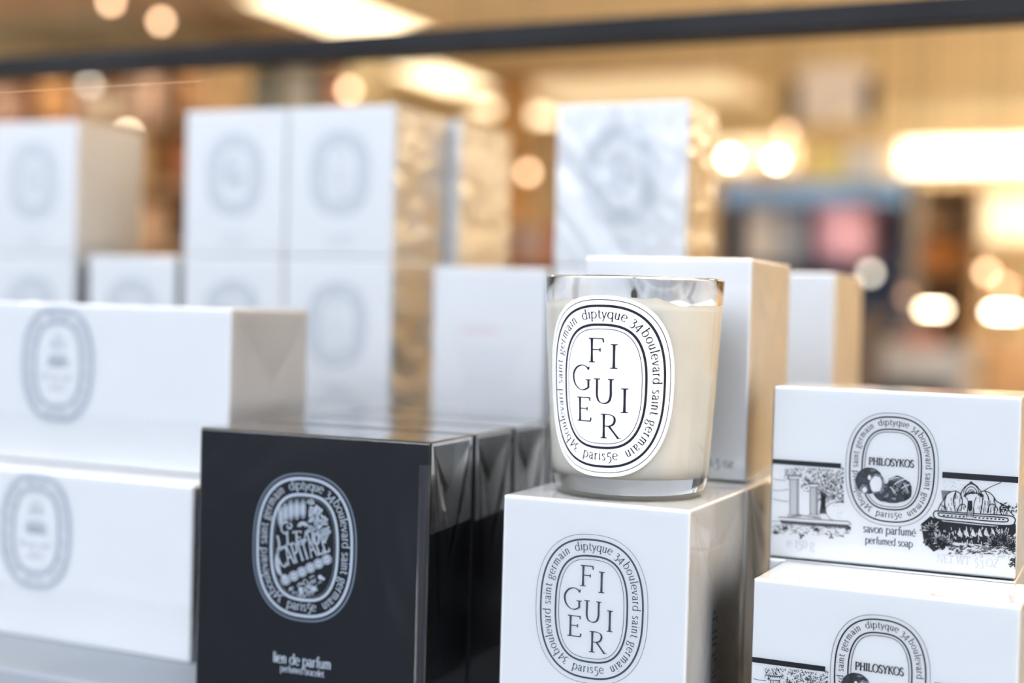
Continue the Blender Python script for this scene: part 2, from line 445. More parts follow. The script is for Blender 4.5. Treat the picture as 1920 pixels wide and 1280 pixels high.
def ring_text(art, s, cx, cy, x_start, x_end, side, em, mat, layer, sc, thick=.075, thin=.03):
    """side: 'top' 'right' 'left' run clockwise with tops outward; 'bottom' runs left to right with tops inward"""
    mid = offset(RING, .0034 * 1.0)
    N = len(mid)
    inward = side != 'bottom'
    base = offset(RING, .0034 + (.23 * em if inward else -.23 * em))
    P = resample(base, 720)
    if inward: P = P[::-1]                 # clockwise
    # locate the start and end
    def find(x, top):
        best = min((abs(p[0] - x) + (0 if (p[1] > 0) == top else 9), i) for i, p in enumerate(P)); return best[1]
    if side == 'top': i0, i1 = find(x_start, True), find(x_end, True)
    elif side == 'right': i0, i1 = find(x_start, True), find(x_end, False)
    elif side == 'left': i0, i1 = find(x_start, False), find(x_end, True)
    else: i0, i1 = find(x_start, False), find(x_end, False)
    per = sum(math.dist(P[i], P[(i + 1) % 720]) for i in range(720)); d1 = per / 720
    length = ((i1 - i0) % 720) * d1
    adv = [G[c][0] * em for c in s]
    tr = (length - sum(adv)) / (len(s) - 1)
    d = 0
    for c, a in zip(s, adv):
        m = d + a / 2
        i = (i0 + m / d1) % 720
        j = int(i); t = i - j
        p, q = P[j % 720], P[(j + 1) % 720]
        p2, q2 = P[(j - 6) % 720], P[(j + 7) % 720]
        x, y = p[0] + (q[0] - p[0]) * t, p[1] + (q[1] - p[1]) * t
        an = math.atan2(q2[1] - p2[1], q2[0] - p2[0]); ca, sa = math.cos(an), math.sin(an)
        glyph(art, c, lambda gx, gy: (cx + sc * (x + (gx - a / 2) * ca - gy * sa), cy + sc * (y + (gx - a / 2) * sa + gy * ca)), em, thick, thin, mat, layer)
        d += a + tr


def emblem(art, cx, cy, sc, mat=0, layer=0, outer=.00018, ring=.00078, thin=.00022, em=.0047, text=True, rmat=None, weight=(.085, .036), omat=None, outer_off=-.0022):
    rm = mat if rmat is None else rmat
    om = rm if omat is None else omat
    art.ribbon(scaled(offset(RING, outer_off), sc, cx, cy), outer * sc, om, layer, closed=True)
    art.ribbon(scaled(RING, sc, cx, cy), ring * sc, rm, layer, closed=True)
    art.ribbon(scaled(offset(RING, .0068), sc, cx, cy), ring * sc, rm, layer, closed=True)
    art.ribbon(scaled(offset(RING, .0083), sc, cx, cy), thin * sc, rm, layer, closed=True)
    if text:
        k = dict(em=em, mat=mat, layer=layer, sc=sc, thick=weight[0], thin=weight[1])
        ring_text(art, 'diptyque', cx, cy, -.0076, .0083, 'top', **k)
        ring_text(art, '34~boulevard saint germain', cx, cy, .0098, .0088, 'right', **k)
        ring_text(art, 'paris5e', cx, cy, -.0080, .0066, 'bottom', **k)
        ring_text(art, '34~boulevard saint germain', cx, cy, -.0098, -.0098, 'left', **k)


def staggered_word(art, cx, cy, sc, mat=0, layer=0):
    sz = .0125
    for ch, x, y in (('F', -.0024, .0093), ('I', .0044, .0073), ('G', -.0082, -.0008), ('U', .0008, -.0053), ('I', .0085, -.0085), ('E', -.0073, -.0123), ('R', .0033, -.0180)):
        w_ = G[ch][0] * sz
        glyph(art, ch, lambda a, b: (cx + sc * (x + a - w_ / 2), cy + sc * (y + b)), sz, .072, .026, mat, layer)


# ------------------------------------------------------------------ cartons
WRAP = .0004


def film_wrap(W, D, H, mat, parent, bev=.0012):
    o = box('cellophane_wrap', -W / 2, W / 2, -D / 2, D / 2, 0, H, mat, parent, bev, 3)
    return o


def front_map(W, D, H):
    return lambda x, y, l=0: (x, -D / 2 + WRAP - .00008 - l * .00003, H / 2 + y)


def side_map(W, D, H):            # right-hand side; x runs towards the back
    return lambda x, y, l=0: (W / 2 - WRAP + .00008 + l * .00003, x, H / 2 + y)


def side_fold(parent, W, D, H, mat, depth=.045, strip=False, bottom=False):
    """the end folds of the film: a V down from the top, one up from the base and the pressed seam between"""
    d = D / 2 - .001; X = W / 2 + .0001
    mz = H * depth / .12
    v, f = [], []

    def tri(*p):
        i = len(v); v.extend(p); f.append(tuple(range(i, i + len(p))))
    n = 8
    for sgn in (1, -1):
        z0 = H - .0006 if sgn == 1 else .0006
        if sgn == -1 and not bottom: continue
        # V flap, lightly puffed
        i = len(v)
        for a in range(n + 1):
            t = a / n
            y = -d + 2 * d * t
            zz = z0 - sgn * mz * (1 - abs(2 * t - 1))
            v.append((X, y, z0)); v.append((X + (.0022 if strip else .0008) * (1 - abs(2 * t - 1)), y, zz))
        for a in range(n):
            f.append((i + 2 * a, i + 2 * a + 1, i + 2 * a + 3, i + 2 * a + 2))
        if not strip: continue
        # straight flap edge across, a little below
        i = len(v)
        zb = z0 - sgn * mz * 1.35
        v.extend([(X + .0001, -d, z0), (X + .0001, d, z0), (X + .00025, d, zb + .002), (X + .00025, -d, zb)])
        f.append((i, i + 1, i + 2, i + 3))
    # long creases from the two upper corners
    for s0, s1, z1 in ((-1, .1, .55), (1, -.15, .5), (-1, -.35, .3)):
        i = len(v)
        ya, yb = s0 * d * .9, s1 * d
        za, zb = H * .97, H * z1
        v.extend([(X + .0003, ya, za), (X + .0012, (ya + yb) / 2 + .0008, (za + zb) / 2), (X + .0003, yb, zb), (X + .0003, ya + .003, za - .001), (X + .0002, (ya + yb) / 2 + .0028, (za + zb) / 2 - .002)])
        f.extend([(i, i + 1, i + 4, i + 3), (i + 1, i + 2, i + 4)])
    return mk('film_fold', v, f, mat, parent)


def marks(art, cx, cy, width, h, mat=0, n=0, seed=0):
    """a line of print too soft to read: small uneven strokes"""
    r_ = random.Random(seed + int(width * 1e5)); x = cx - width / 2
    while x < cx + width / 2:
        if r_.random() < .12: x += h * .5; continue
        hh = h * r_.choice((.6, .6, .6, 1.0))
        art.ribbon([(x, cy), (x + h * .08, cy + hh)], h * .17, mat); art.ribbon([(x, cy + hh * .9), (x + h * .4, cy + hh * r_.uniform(.5, .95))], h * .1, mat)
        x += h * .55


def carton(name, fr, W, D, H, z, yaw=YAW, mat=WHITE, label=None, cat='box', group=None, wrap=None, bev=.0006):
    ex = Vector((math.cos(yaw), -math.sin(yaw), 0)); ey = Vector((math.sin(yaw), math.cos(yaw), 0))
    c = Vector((fr[0], fr[1], 0)) - ex * (W / 2) + ey * (D / 2)
    root = empty(name, (c.x, c.y, z), -yaw, label, cat, group)
    root.empty_display_size = W / 2
    e = WRAP if wrap else 0
    box('carton', -W / 2 + e, W / 2 - e, -D / 2 + e, D / 2 - e, e if wrap else 0, H - e, mat, root, bev, 2)
    if wrap: film_wrap(W, D, H, wrap, root)
    root_dims[root.name] = (W, D, H, yaw)
    return root


root_dims = {}


def to_face(root, px, py):
    """where a mark of the photograph lies on the front face of a carton (face centre origin)"""
    W, D, H, yaw = root_dims[root.name]
    ex = Vector((math.cos(yaw), -math.sin(yaw), 0)); ey = Vector((math.sin(yaw), math.cos(yaw), 0))
    o = Vector(root.location) - ey * (D / 2)
    d = ray(px, py)
    t = (o - CAM).dot(ey) / d.dot(ey)
    p = CAM + d * t - o
    return (p.dot(ex), p.z - H / 2)


TZ = TABLE_Z
# ------------------------------------------------------------------ the shop shell (its axes follow the table)
HEAD = -YAW


def uw(u, w_, z): p = EX * u + EY * w_; return Vector((p.x, p.y, z))


def to_uw(p): return p.x * EX.x + p.y * EX.y, p.x * EY.x + p.y * EY.y


def on_ceiling(px, py, z):
    d = ray(px, py); t = (z - CAM.z) / d.z; return to_uw(CAM + d * t)


CEIL = 2.72
BACK_W = 12.6


def slab(name, u0_, u1, w0, w1, z0, z1, mat, parent=None, **k):
    """a block along the shop axes"""
    o = box(name, u0_, u1, w0, w1, z0, z1, mat, parent, **k)
    o.rotation_euler = (0, 0, HEAD) if parent is None else (0, 0, 0)
    return o


M_FLOOR = pbr('shop_floor', (.56, .49, .40), .35, vary=.25, vscale=1.2, coat=.2)
M_CEIL = pbr('ceiling_paint', (.90, .80, .58), .8, vary=.10, vscale=.5)
M_WALL = pbr('warm_wall', (.78, .66, .48), .8, vary=.12, vscale=.8)
M_WALLR = pbr('warm_side_wall', (.78, .62, .42), .7, vary=.35, vscale=1.5)
M_BROWN = pbr('brown_wood', (.20, .12, .07), .5, vary=.3, vscale=6)
M_DARK = pbr('dark_metal', (.035, .035, .038), .45)
M_SHELF = pbr('shelf_board', (.50, .36, .22), .5, vary=.2, vscale=5)
M_PANEL = pbr('lit_panel', (.9, .8, .6), .5, emis=(1, .82, .54), es=2.4)
M_PANEL_FILL = pbr('fill_panel', (.9, .8, .6), .5, emis=(1, .82, .60), es=8.5)
M_STRIP = pbr('lit_strip', (.9, .85, .75), .5, emis=(1, .88, .66), es=3.0)
M_GLOW = pbr('backlit_panel', (.9, .8, .6), .5, emis=(1, .80, .50), es=1.0)

slab('floor', -15, 3, -.4, BACK_W + .2, -.05, 0, M_FLOOR)['kind'] = 'structure'
slab('ceiling', -15, 3, .2, BACK_W + .2, CEIL, CEIL + .1, M_CEIL)['kind'] = 'structure'
slab('wall_back', -15, 3, BACK_W, BACK_W + .2, 0, CEIL, M_WALL)['kind'] = 'structure'
slab('wall_right', 2.4, 2.6, -.6, BACK_W, 0, CEIL, M_WALLR)['kind'] = 'structure'
slab('wall_left', -15, -14.8, 1.5, BACK_W, 0, CEIL, M_WALL)['kind'] = 'structure'

# darker soffit boards on the left part of the ceiling
for i, (px, py, du, dw, m) in enumerate(((60, 20, 1.3, .5, 'a'), (150, 60, .9, .5, 'b'), (330, 5, .5, .9, 'a'), (40, 85, 1.6, .4, 'b'))):
    u_, w_ = on_ceiling(px, py, CEIL - .02)
    slab('trim_%d' % (i + 1), u_ - du, u_ + du, w_ - dw, w_ + dw, CEIL - .03 - .012 * i, CEIL - .002,
         pbr('soffit_brown', (.38, .28, .20), .7, vary=.3, vscale=2) if m == 'a' else pbr('soffit_olive', (.50, .46, .34), .7, vary=.3, vscale=2))['kind'] = 'structure'


def ceiling_panel(px, py, su, sw, label, mat=None, uwpos=None):
    u_, w_ = uwpos if uwpos else on_ceiling(px, py, CEIL - .03)
    p = uw(u_, w_, CEIL - .06)
    r = empty('ceiling_light', p, HEAD, label, 'ceiling light')
    box('diffuser', -su / 2, su / 2, -sw / 2, sw / 2, .012, .05, mat or M_PANEL, r, .006)
    bm = bmesh.new()
    t = .03
    bm_box(bm, -su / 2 - t, -su / 2, -sw / 2 - t, sw / 2 + t, 0, .06); bm_box(bm, su / 2, su / 2 + t, -sw / 2 - t, sw / 2 + t, 0, .06)
    bm_box(bm, -su / 2, su / 2, -sw / 2 - t, -sw / 2, 0, .06); bm_box(bm, -su / 2, su / 2, sw / 2, sw / 2 + t, 0, .06)
    bm_obj('frame', bm, M_WALL, r)
    return r


ceiling_panel(630, 25, .62, 1.25, 'large bright ceiling light above the dark rail, left of centre')
ceiling_panel(832, 143, .42, .95, 'bright warm ceiling light below the dark rail, left of two')
ceiling_panel(968, 205, .50, 1.1, 'bright warm ceiling light just left of the tall crumpled box')
ceiling_panel(1200, 165, 1.6, 1.2, 'soft dim ceiling light behind the top of the crumpled box', pbr('dim_panel', (.9, .8, .6), .5, emis=(1, .8, .5), es=.42))
# unseen panels added to warm the box sides, the ceiling and the left floor
for k, (u_, w_) in enumerate(((1.0, .95), (1.2, 3.6), (1.2, 6.0), (-1.0, 3.2), (-3.2, 3.4), (-5.5, 4.0), (-9.5, 5.0), (-9.0, 7.2), (.6, 8.6), (.7, 11.2))):
    where = ('above the right end of the white display table', 'over the right hand aisle, first behind the table', 'over the right hand aisle, beside the dark navy cabinet', 'in front of the brown pillar', 'between the table and the pale display shelf',
             'in front of the brown display shelf', 'at the far left, before the brown shelf', 'at the far left, beside the brown shelf', 'right of the long light box, before it', 'at the far right corner by the back wall')[k]
    ceiling_panel(0, 0, .6 if k < 3 else .8, 1.4 if k < 3 else .8, ('long' if k < 3 else 'square') + ' warm added fill light, unseen, ' + where, M_PANEL_FILL, (u_, w_))

# hanging tubes out of view, added only to brighten the ceiling
for u_, w0_, w1_, lab in ((1.0, 4.0, 12.0, 'long added fill light, unseen, over the right hand aisle'), (-11.5, 6.0, 12.0, 'added fill light, unseen, at the far left of the shop')):
    r = empty('ceiling_fill', uw(u_, w0_, CEIL - .45), HEAD, lab, 'lamp')
    box('tray', -.09, .09, 0, w1_ - w0_, 0, .04, M_DARK, r, .004)
    box('tube', -.05, .05, .05, w1_ - w0_ - .05, .04, .07, pbr('ceiling_fill_glow', (1, .9, .7), .5, emis=(1, .83, .60), es=29.0), r)
    for q in range(3):
        box('hanger', -.004, .004, .5 + q * (w1_ - w0_ - 1) / 2, .508 + q * (w1_ - w0_ - 1) / 2, .07, .45, M_DARK, r)

# ------------------------------------------------------------------ pendant spot lamps
LAMP_MATS = {}


def lamp_mat(col, s):
    return pbr('lamp_%d_%d_%d_%d' % (int(col[0] * 100), int(col[1] * 100), int(col[2] * 100), int(s * 10)), col, .5, emis=col, es=s)


def pendant(px, py, depth, rr, col, s, label, group=None):
    p = at(px, py, depth)
    r = empty('pendant_lamp', p, HEAD, label, 'lamp', group)
    # small bulb under a slim cap
    lathe('bulb', [(0, -rr), (rr * .6, -rr * .8), (rr * .95, -rr * .3), (rr, 0), (rr * .95, rr * .3), (rr * .6, rr * .8), (0, rr)], lamp_mat(col, s), r, 20)
    lathe('lamp_cap', [(0, rr * 2.4), (rr * .5, rr * 2.4), (rr * .62, rr * .85), (rr * .2, rr * .8), (0, rr * .8)], pbr('lamp_brass', (.45, .33, .2), .35, metal=.6), r, 20)
    top = CEIL - p.z
    if top > rr * 3:
        lathe('cord', [(0, rr * 2.3), (.003, rr * 2.3), (.003, top), (0, top)], M_DARK, r, 8)
    return r


PEACH = (1, .66, .40)
CREAM = (1, .84, .60)
ds = 6.2
for px, py, dp, c, s, lab in (
        (208, 4, 5.2, PEACH, ds, 'peach glowing lamp cut by the top edge, left end'),
        (302, 40, 5.2, PEACH, ds, 'peach glowing lamp above the rail, right of its twin at the top edge'),
        (655, 168, 5.6, PEACH, ds, 'peach glowing lamp just above the double column of tall white boxes'),
        (874, 246, 5.6, PEACH, ds * .8, 'peach glowing lamp half hidden by the side of the tall box column'),
        (990, 323, 5.6, PEACH, ds * .9, 'peach glowing lamp alone between tall boxes and crumpled box'),
        (168, 158, 5.6, (.80, .80, .72), ds * .35, 'dim greyish lamp under the rail at far left'),
        (240, 250, 5.6, CREAM, ds * 1.2, 'cream lamp showing just over the side of the far left box'),
        (1368, 296, 6.4, CREAM, ds * 3.2, 'bright cream lamp right beside the crumpled box'),
        (1456, 300, 6.4, CREAM, ds * 2.9, 'bright cream lamp over the left end of the navy cabinet'),
        (1474, 250, 6.9, PEACH, ds * .6, 'fainter peach lamp above the second bright cream lamp'),
        (1738, 300, 6.4, CREAM, ds * 3.2, 'bright cream lamp in front of the lit strip, upper right'),
        (1850, 510, 6.4, PEACH, ds * 1.0, 'peach lamp at the right, upper left of an overlapping pair'),
        (1882, 535, 6.4, (1, .5, .30), ds * .8, 'reddish lamp at the right, lower right of an overlapping pair'),
        (1632, 512, 5.0, (.9, .88, .78), ds * .6, 'pale white lamp behind the soap box top'),
        (1700, 555, 6.0, (.6, .36, .26), ds * .22, 'very dim brownish lamp left of the glowing capsule shape')):
    pendant(px, py, dp, 8.2 / FPX * dp, c, s, lab)
# two short tube lamps, seen as glowing capsules
for cx_, x0_, x1_, yy, s, lab, c in ((1748, 1722, 1775, 580, 15, 'short glowing tube lamp behind the soap boxes, left of two', (1, .80, .52)),
                                      (1880, 1848, 1912, 585, 17, 'short glowing tube lamp behind the soap boxes, at the right edge', (1, .90, .70))):
    dp = 6.0; p = at(cx_, yy, dp)
    r = empty('tube_lamp', p, 0, lab, 'lamp')
    hl = (x1_ - x0_) / 2 / FPX * dp; rr = 4.5 / FPX * dp
    bm = bmesh.new(); bmesh.ops.create_cone(bm, cap_ends=True, segments=16, radius1=rr, radius2=rr, depth=2 * hl)
    bmesh.ops.rotate(bm, verts=bm.verts, cent=(0, 0, 0), matrix=Matrix.Rotation(math.pi / 2, 3, 'Y'))
    bm_obj('tube', bm, lamp_mat(c, s), r)
    for sg in (-1, 1):
        box('end_bracket', sg * hl - .01, sg * hl + .01, -rr * 1.4, rr * 1.4, -rr * 1.6, rr * 1.4, M_DARK, r)
    box('lamp_post', -.012, .012, rr * 1.5, rr * 1.5 + .024, -p.z, rr, M_DARK, r)
    box('tube_rail', -hl, hl, rr * 1.5, rr * 1.5 + .02, -rr, rr * .5, M_DARK, r)

# ------------------------------------------------------------------ shop fittings far behind
def colour(c): return pbr('paint_%d_%d_%d' % tuple(int(x * 255) for x in c), c, .5, vary=.12, vscale=9)


def lin(r, g, b):
    f_ = lambda c: ((c / 255 + .055) / 1.055) ** 2.4 if c > 10 else c / 255 / 12.92
    return (f_(r), f_(g), f_(b))


UNITS = {}


def on_plane(px, py, w_):
    d = ray(px, py); t = w_ / d.dot(EY); return CAM + d * t


def product(kind, unit, px, row, wpx, hpx, col, label, cat):
    """one article standing on board number `row` of a unit, seen around picture column px"""
    w0, dpt, zs_ = UNITS[unit.name]
    wm = w0 + dpt * .45
    p = on_plane(px, 600, w0) + EY * (wm - w0); p.z = zs_[row] + .001
    dep = p.dot(f0)
    W = wpx / FPX * dep; H = hpx / FPX * dep
    DH = min(W * .3, dpt * .42)
    r = empty(kind, p, HEAD, label, cat)
    m = colour(col)
    if kind == 'perfume_bottle':
        lathe('flask', [(0, 0), (W * .46, 0), (W * .5, H * .03), (W * .5, H * .62), (W * .42, H * .70), (W * .18, H * .74), (W * .18, H * .78), (0, H * .78)], m, r, 20)
        lathe('cap', [(0, H * .78), (W * .24, H * .78), (W * .24, H), (0, H)], colour((.75, .7, .6)), r, 16)
    elif kind == 'gift_bag':
        bm = bmesh.new(); bm_box(bm, -W / 2, W / 2, -DH, DH, 0, H * .8)
        for v in bm.verts:
            if v.co.z > 0: v.co.x *= 1.06
        bm_obj('bag_body', bm, m, r)
        pts = arc(0, H * .78, W * .2, H * .2, 0, 180, 12)
        A = Art(); A.ribbon(pts, W * .03)
        mk('bag_handle', [(x, -DH, y) for x, y, _ in A.v] + [(x, -DH + .004, y) for x, y, _ in A.v], A.f + [tuple(i + len(A.v) for i in f) for f in A.f], M_DARK, r)
    elif kind == 'hat_box':
        lathe('drum', [(0, 0), (W * .48, 0), (W * .48, H * .78), (0, H * .78)], m, r, 32)
        lathe('lid', [(W * .49, H * .70), (W * .5, H * .70), (W * .5, H * .97), (W * .48, H), (0, H)], m, r, 32)
    else:
        box('carton', -W / 2, W / 2, -DH, DH, 0, H * .86, m, r, W * .01)
        box('lid', -W / 2 - .002, W / 2 + .002, -DH - .002, DH + .002, H * .84, H, m, r, W * .01)
    return r


def shelf_unit(name, px0, px1, w0, ytops, dpt, label, cat, back, board, post=None, head=None, lit=False):
    """a free standing shelf unit: back, posts and one board for each height in ytops"""
    ua = to_uw(on_plane(px0, 600, w0))[0]; ub = to_uw(on_plane(px1, 600, w0))[0]
    Wd = ub - ua
    r = empty(name, uw((ua + ub) / 2, w0, 0), HEAD, label, cat)
    zl = [on_plane((px0 + px1) / 2, y, w0).z for y in ytops]; zt = zl[0]
    UNITS[r.name] = (w0, dpt, zl)
    box('back_panel', -Wd / 2, Wd / 2, dpt - .02, dpt, 0.02, zt, back, r)
    for sx in (-1, 1):
        box('side_panel', sx * Wd / 2 - .02, sx * Wd / 2 + .02, 0, dpt, 0, zt + .02, post or board, r, .003)
    for y in ytops:
        z = zl[ytops.index(y)]
        if lit and y == ytops[0]: box('shelf_fill', -Wd / 2 + .03, Wd / 2 - .03, .01, .03, z - .042, z - .030, pbr('shelf_fill_glow', (1, .9, .7), .5, emis=(1, .80, .55), es=6.5), r)  # glowing strip added under the top board to brighten the goods
        box('shelf_board', -Wd / 2 + .02, Wd / 2 - .02, 0, dpt - .02, z - .03, z, board, r)
    box('plinth', -Wd / 2 + .02, Wd / 2 - .02, .03, dpt - .02, 0, .08, board, r)
    if head:
        box('header_panel', -Wd / 2, Wd / 2, -.02, .0, zt - head[0], zt, head[1], r)
    return r


# left wall unit under the rail
US1 = shelf_unit('display_shelf', -120, 374, 6.5, (122, 232, 345, 455), .4, 'brown wooden display shelf far behind the left boxes', 'shelf',
           pbr('shelf_back_tan', lin(168, 118, 74), .6, vary=.2, vscale=4), M_SHELF, lit=True)
US2 = shelf_unit('display_shelf', 392, 650, 7.1, (112, 215, 330, 445), .4, 'pale display shelf behind the double column of tall boxes', 'shelf',
           pbr('shelf_back_pale', lin(222, 222, 208), .6, vary=.1, vscale=4), colour(lin(190, 180, 155)))
left_goods = (
    ('gift_box', -30, 1, 66, 70, (205, 160, 140), 'rosy'), ('gift_box', 60, 1, 56, 80, (240, 165, 80), 'orange'), ('perfume_bottle', 112, 1, 32, 84, (240, 210, 190), 'pale pink'),
    ('gift_box', 157, 1, 44, 62, (245, 235, 215), 'cream'), ('perfume_bottle', 202, 1, 30, 88, (240, 215, 200), 'blush'), ('gift_box', 243, 1, 38, 84, (240, 200, 180), 'peach'),
    ('perfume_bottle', 282, 1, 22, 60, (90, 60, 45), 'dark brown'), ('gift_box', 330, 1, 56, 84, (200, 130, 65), 'amber'),
    ('gift_box', 30, 2, 70, 84, (230, 190, 150), 'sand'), ('gift_box', 125, 2, 66, 80, (235, 200, 150), 'straw'), ('gift_box', 218, 2, 66, 90, (245, 190, 110), 'golden'),
    ('gift_box', 308, 2, 54, 80, (200, 130, 80), 'copper'), ('gift_box', 318, 3, 56, 36, (20, 18, 18), 'black'), ('gift_box', 250, 3, 56, 70, (225, 170, 120), 'apricot'))
rwn = ['', 'upper', 'middle', 'lower']
for k, px, rw, wp, hp, c, nc in left_goods:
    kk = {'gift_box': 'box', 'perfume_bottle': 'bottle'}[k]
    if nc not in ('black', 'dark brown', 'copper'): c = tuple(int(a * .62 + b * .38) for a, b in zip(c, (238, 228, 222)))
    product(k, US1, px, rw, wp, hp, lin(*c), '%s %s on the %s board of the brown display shelf' % (nc, kk, rwn[rw]), kk)
for k, px, wp, hp, c, nc in (('gift_box', 438, 62, 78, (212, 226, 232), 'wide greenish white'), ('gift_box', 520, 60, 84, (222, 226, 232), 'tall off white'),
                             ('hat_box', 604, 60, 76, (232, 175, 158), 'round salmon pink')):
    product(k, US2, px, 1, wp, hp, lin(*c), '%s box on the top row of the pale display shelf' % nc, 'box')

# counter with goods seen between the tall boxes
UC1 = shelf_unit('display_counter', 900, 1160, 8.0, (488, 545), .5, 'low tan counter seen between the tall boxes and the crumpled box', 'counter', colour(lin(190, 140, 90)), colour(lin(210, 150, 95)))
for k, px, wp, hp, c, lab in (('gift_box', 964, 50, 62, (190, 175, 185), 'lavender grey box on the tan counter'),
                              ('gift_box', 1022, 40, 86, (190, 110, 75), 'rust red box on the tan counter beside the lavender one'),
                              ('perfume_bottle', 926, 22, 80, (120, 75, 45), 'brown bottle at the left end of the tan counter')):
    product(k, UC1, px, 0, wp, hp, lin(*c), lab, 'bottle' if 'bottle' in lab else 'box')
# brown pillar just behind
pl = to_uw(at(945, 500, 10.0))
slab('trim_5', pl[0] - .10, pl[0] + .10, pl[1], pl[1] + .2, 0, CEIL, pbr('pillar_brown', lin(198, 156, 106), .6, vary=.2, vscale=3))['kind'] = 'structure'

# navy cabinet
NAVY = pbr('navy_lacquer', lin(42, 54, 84), .35, vary=.2, vscale=3)
NAVYL = pbr('navy_header', lin(120, 165, 225), .4, vary=.25, vscale=2.5)
UN = shelf_unit('display_cabinet', 1352, 1688, 6.75, (340, 492, 640), .45, 'navy blue display cabinet with a pale blue header, behind right boxes', 'cabinet', NAVY, NAVY, head=(.11, NAVYL), lit=False)
for k, px, wp, hp, c, lab in (('gift_box', 1404, 56, 108, lin(240, 236, 236), 'tall beige box inside the navy cabinet, left end'),
                              ('gift_box', 1464, 46, 104, lin(176, 186, 205), 'grey box inside the navy cabinet, beside the beige one'),
                              ('hat_box', 1570, 130, 112, lin(248, 196, 226), 'large round pink box inside the navy cabinet')):
    product(k, UN, px, 1, wp, hp, c, lab, 'box')
for k, px, wp, hp, c, lab in (('gift_box', 1528, 60, 66, lin(236, 224, 150), 'yellow box on top of the navy cabinet'),
                              ('gift_box', 1598, 66, 70, lin(226, 230, 240), 'white box on top of the navy cabinet, right of the yellow one'),
                              ('gift_box', 1412, 40, 40, lin(240, 205, 165), 'small peach box on top of the navy cabinet')):
    product(k, UN, px, 0, wp, hp, c, lab, 'box')
# hanging sign, pale face with dark sides
p = at(1560, 228, 7.6)
r = empty('hanging_sign', p, HEAD, 'pale pinkish hanging sign with dark edges above the navy cabinet', 'sign')
box('sign_face', -.17, .17, -.03, .03, 0, .30, colour(lin(245, 240, 250)), r, .004)
for sx in (-1, 1):
    box('sign_edge', sx * .20 - .03, sx * .20 + .03, -.04, .04, 0, .22, colour(lin(60, 60, 72)), r, .004)
    box('hanging_wire', sx * .15 - .002, sx * .15 + .002, -.002, .002, .30, CEIL - p.z, M_DARK, r)

# lit strip over the far wall bays
def wall_box(name, px0, px1, y0, y1, depth_w, thick, mat, label, cat, frame=None):
    a = on_plane(px0, y1, depth_w); b = on_plane(px1, y1, depth_w); c = on_plane(px0, y0, depth_w)
    ua, ub = to_uw(a)[0], to_uw(b)[0]; W = ub - ua
    r = empty(name, uw((ua + ub) / 2, depth_w, a.z), HEAD, label, cat)
    H = c.z - a.z
    box('lit_face' if frame else 'panel', -W / 2, W / 2, 0, thick, 0, H, mat, r)
    if frame:
        for sz in (-1, 1):
            z = 0 if sz < 0 else H
            box('frame_rail', -W / 2 - .02, W / 2 + .02, -.01, thick, z - .015, z + .015, frame, r)
    return r


WB = BACK_W - .25
wall_box('light_box', 1690, 2050, 266, 326, WB, .2, M_STRIP, 'long glowing light box high on the far wall at right', 'light box', M_WALL)
wall_box('light_box', 1838, 2050, 362, 455, WB, .2, pbr('cream_glow', (.9, .8, .6), .5, emis=(1, .84, .56), es=.85), 'square cream light box on the far wall, below the long one', 'light box', M_WALL)
wall_box('light_box', 1330, 1480, 262, 322, WB, .2, M_GLOW, 'dim cream light box on far wall behind the two cream lamps', 'light box', M_WALL)
# bays and counters in the right background
UB = shelf_unit('display_shelf', 1700, 1815, 8.8, (345, 430, 505), .4, 'narrow brown display shelf right of the navy cabinet', 'shelf', colour(lin(150, 122, 98)), M_BROWN)
for k, px, py, wp, hp, c, lab in (('gift_box', 1756, 2, 70, 56, lin(205, 135, 75), 'wide orange brown box on the narrow brown shelf'),
                                  ('perfume_bottle', 1788, 1, 28, 60, lin(96, 92, 112), 'purple grey bottle on the narrow brown shelf'),
                                  ('gift_box', 1738, 1, 40, 52, lin(190, 160, 130), 'tan box on the narrow brown shelf, left of bottle')):
    product(k, UB, px, py, wp, hp, c, lab, 'bottle' if 'bottle' in lab else 'box')
UG = shelf_unit('display_counter', 1640, 1800, 4.75, (655, 760), .5, 'grey counter with a pinkish edge behind the soap boxes', 'counter', colour(lin(150, 152, 158)), colour(lin(150, 150, 155)), head=(.10, colour(lin(152, 154, 160))))
product('gift_box', UG, 1708, 0, 62, 30, lin(168, 120, 112), 'dull pink box lying on the grey counter', 'box')
shelf_unit('display_counter', 1822, 1990, 5.3, (640, 740), .5, 'tan wooden counter at the right edge behind the soap boxes', 'counter', colour(lin(196, 160, 118)), colour(lin(186, 152, 114)), head=(.30, colour(lin(190, 154, 114))))
# dark pedestal left of the grey counter
p = on_plane(1624, 585, 4.5)
r = empty('pedestal', (p.x, p.y, 0), HEAD, 'dark brown pedestal left of the grey counter', 'pedestal')
PD = pbr('pedestal_dark', lin(70, 58, 50), .5)
box('column', -.045, .045, -.06, .06, .03, p.z - .02, PD, r, .003)
box('base_plate', -.07, .07, -.09, .09, 0, .03, PD, r, .003)
box('top_plate', -.06, .06, -.08, .08, p.z - .02, p.z, PD, r, .003)

# ------------------------------------------------------------------ the white display table
TW0 = .540
tb = empty('display_table', uw(-.62, TW0, 0), HEAD, 'white display table carrying all the perfume boxes', 'table')
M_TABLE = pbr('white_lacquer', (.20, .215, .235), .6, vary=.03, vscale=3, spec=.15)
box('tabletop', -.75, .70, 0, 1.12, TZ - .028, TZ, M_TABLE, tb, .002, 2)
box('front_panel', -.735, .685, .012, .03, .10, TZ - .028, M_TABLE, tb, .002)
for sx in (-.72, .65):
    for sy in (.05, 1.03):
        box('leg', sx, sx + .05, sy, sy + .05, 0, TZ - .028, M_TABLE, tb, .003)

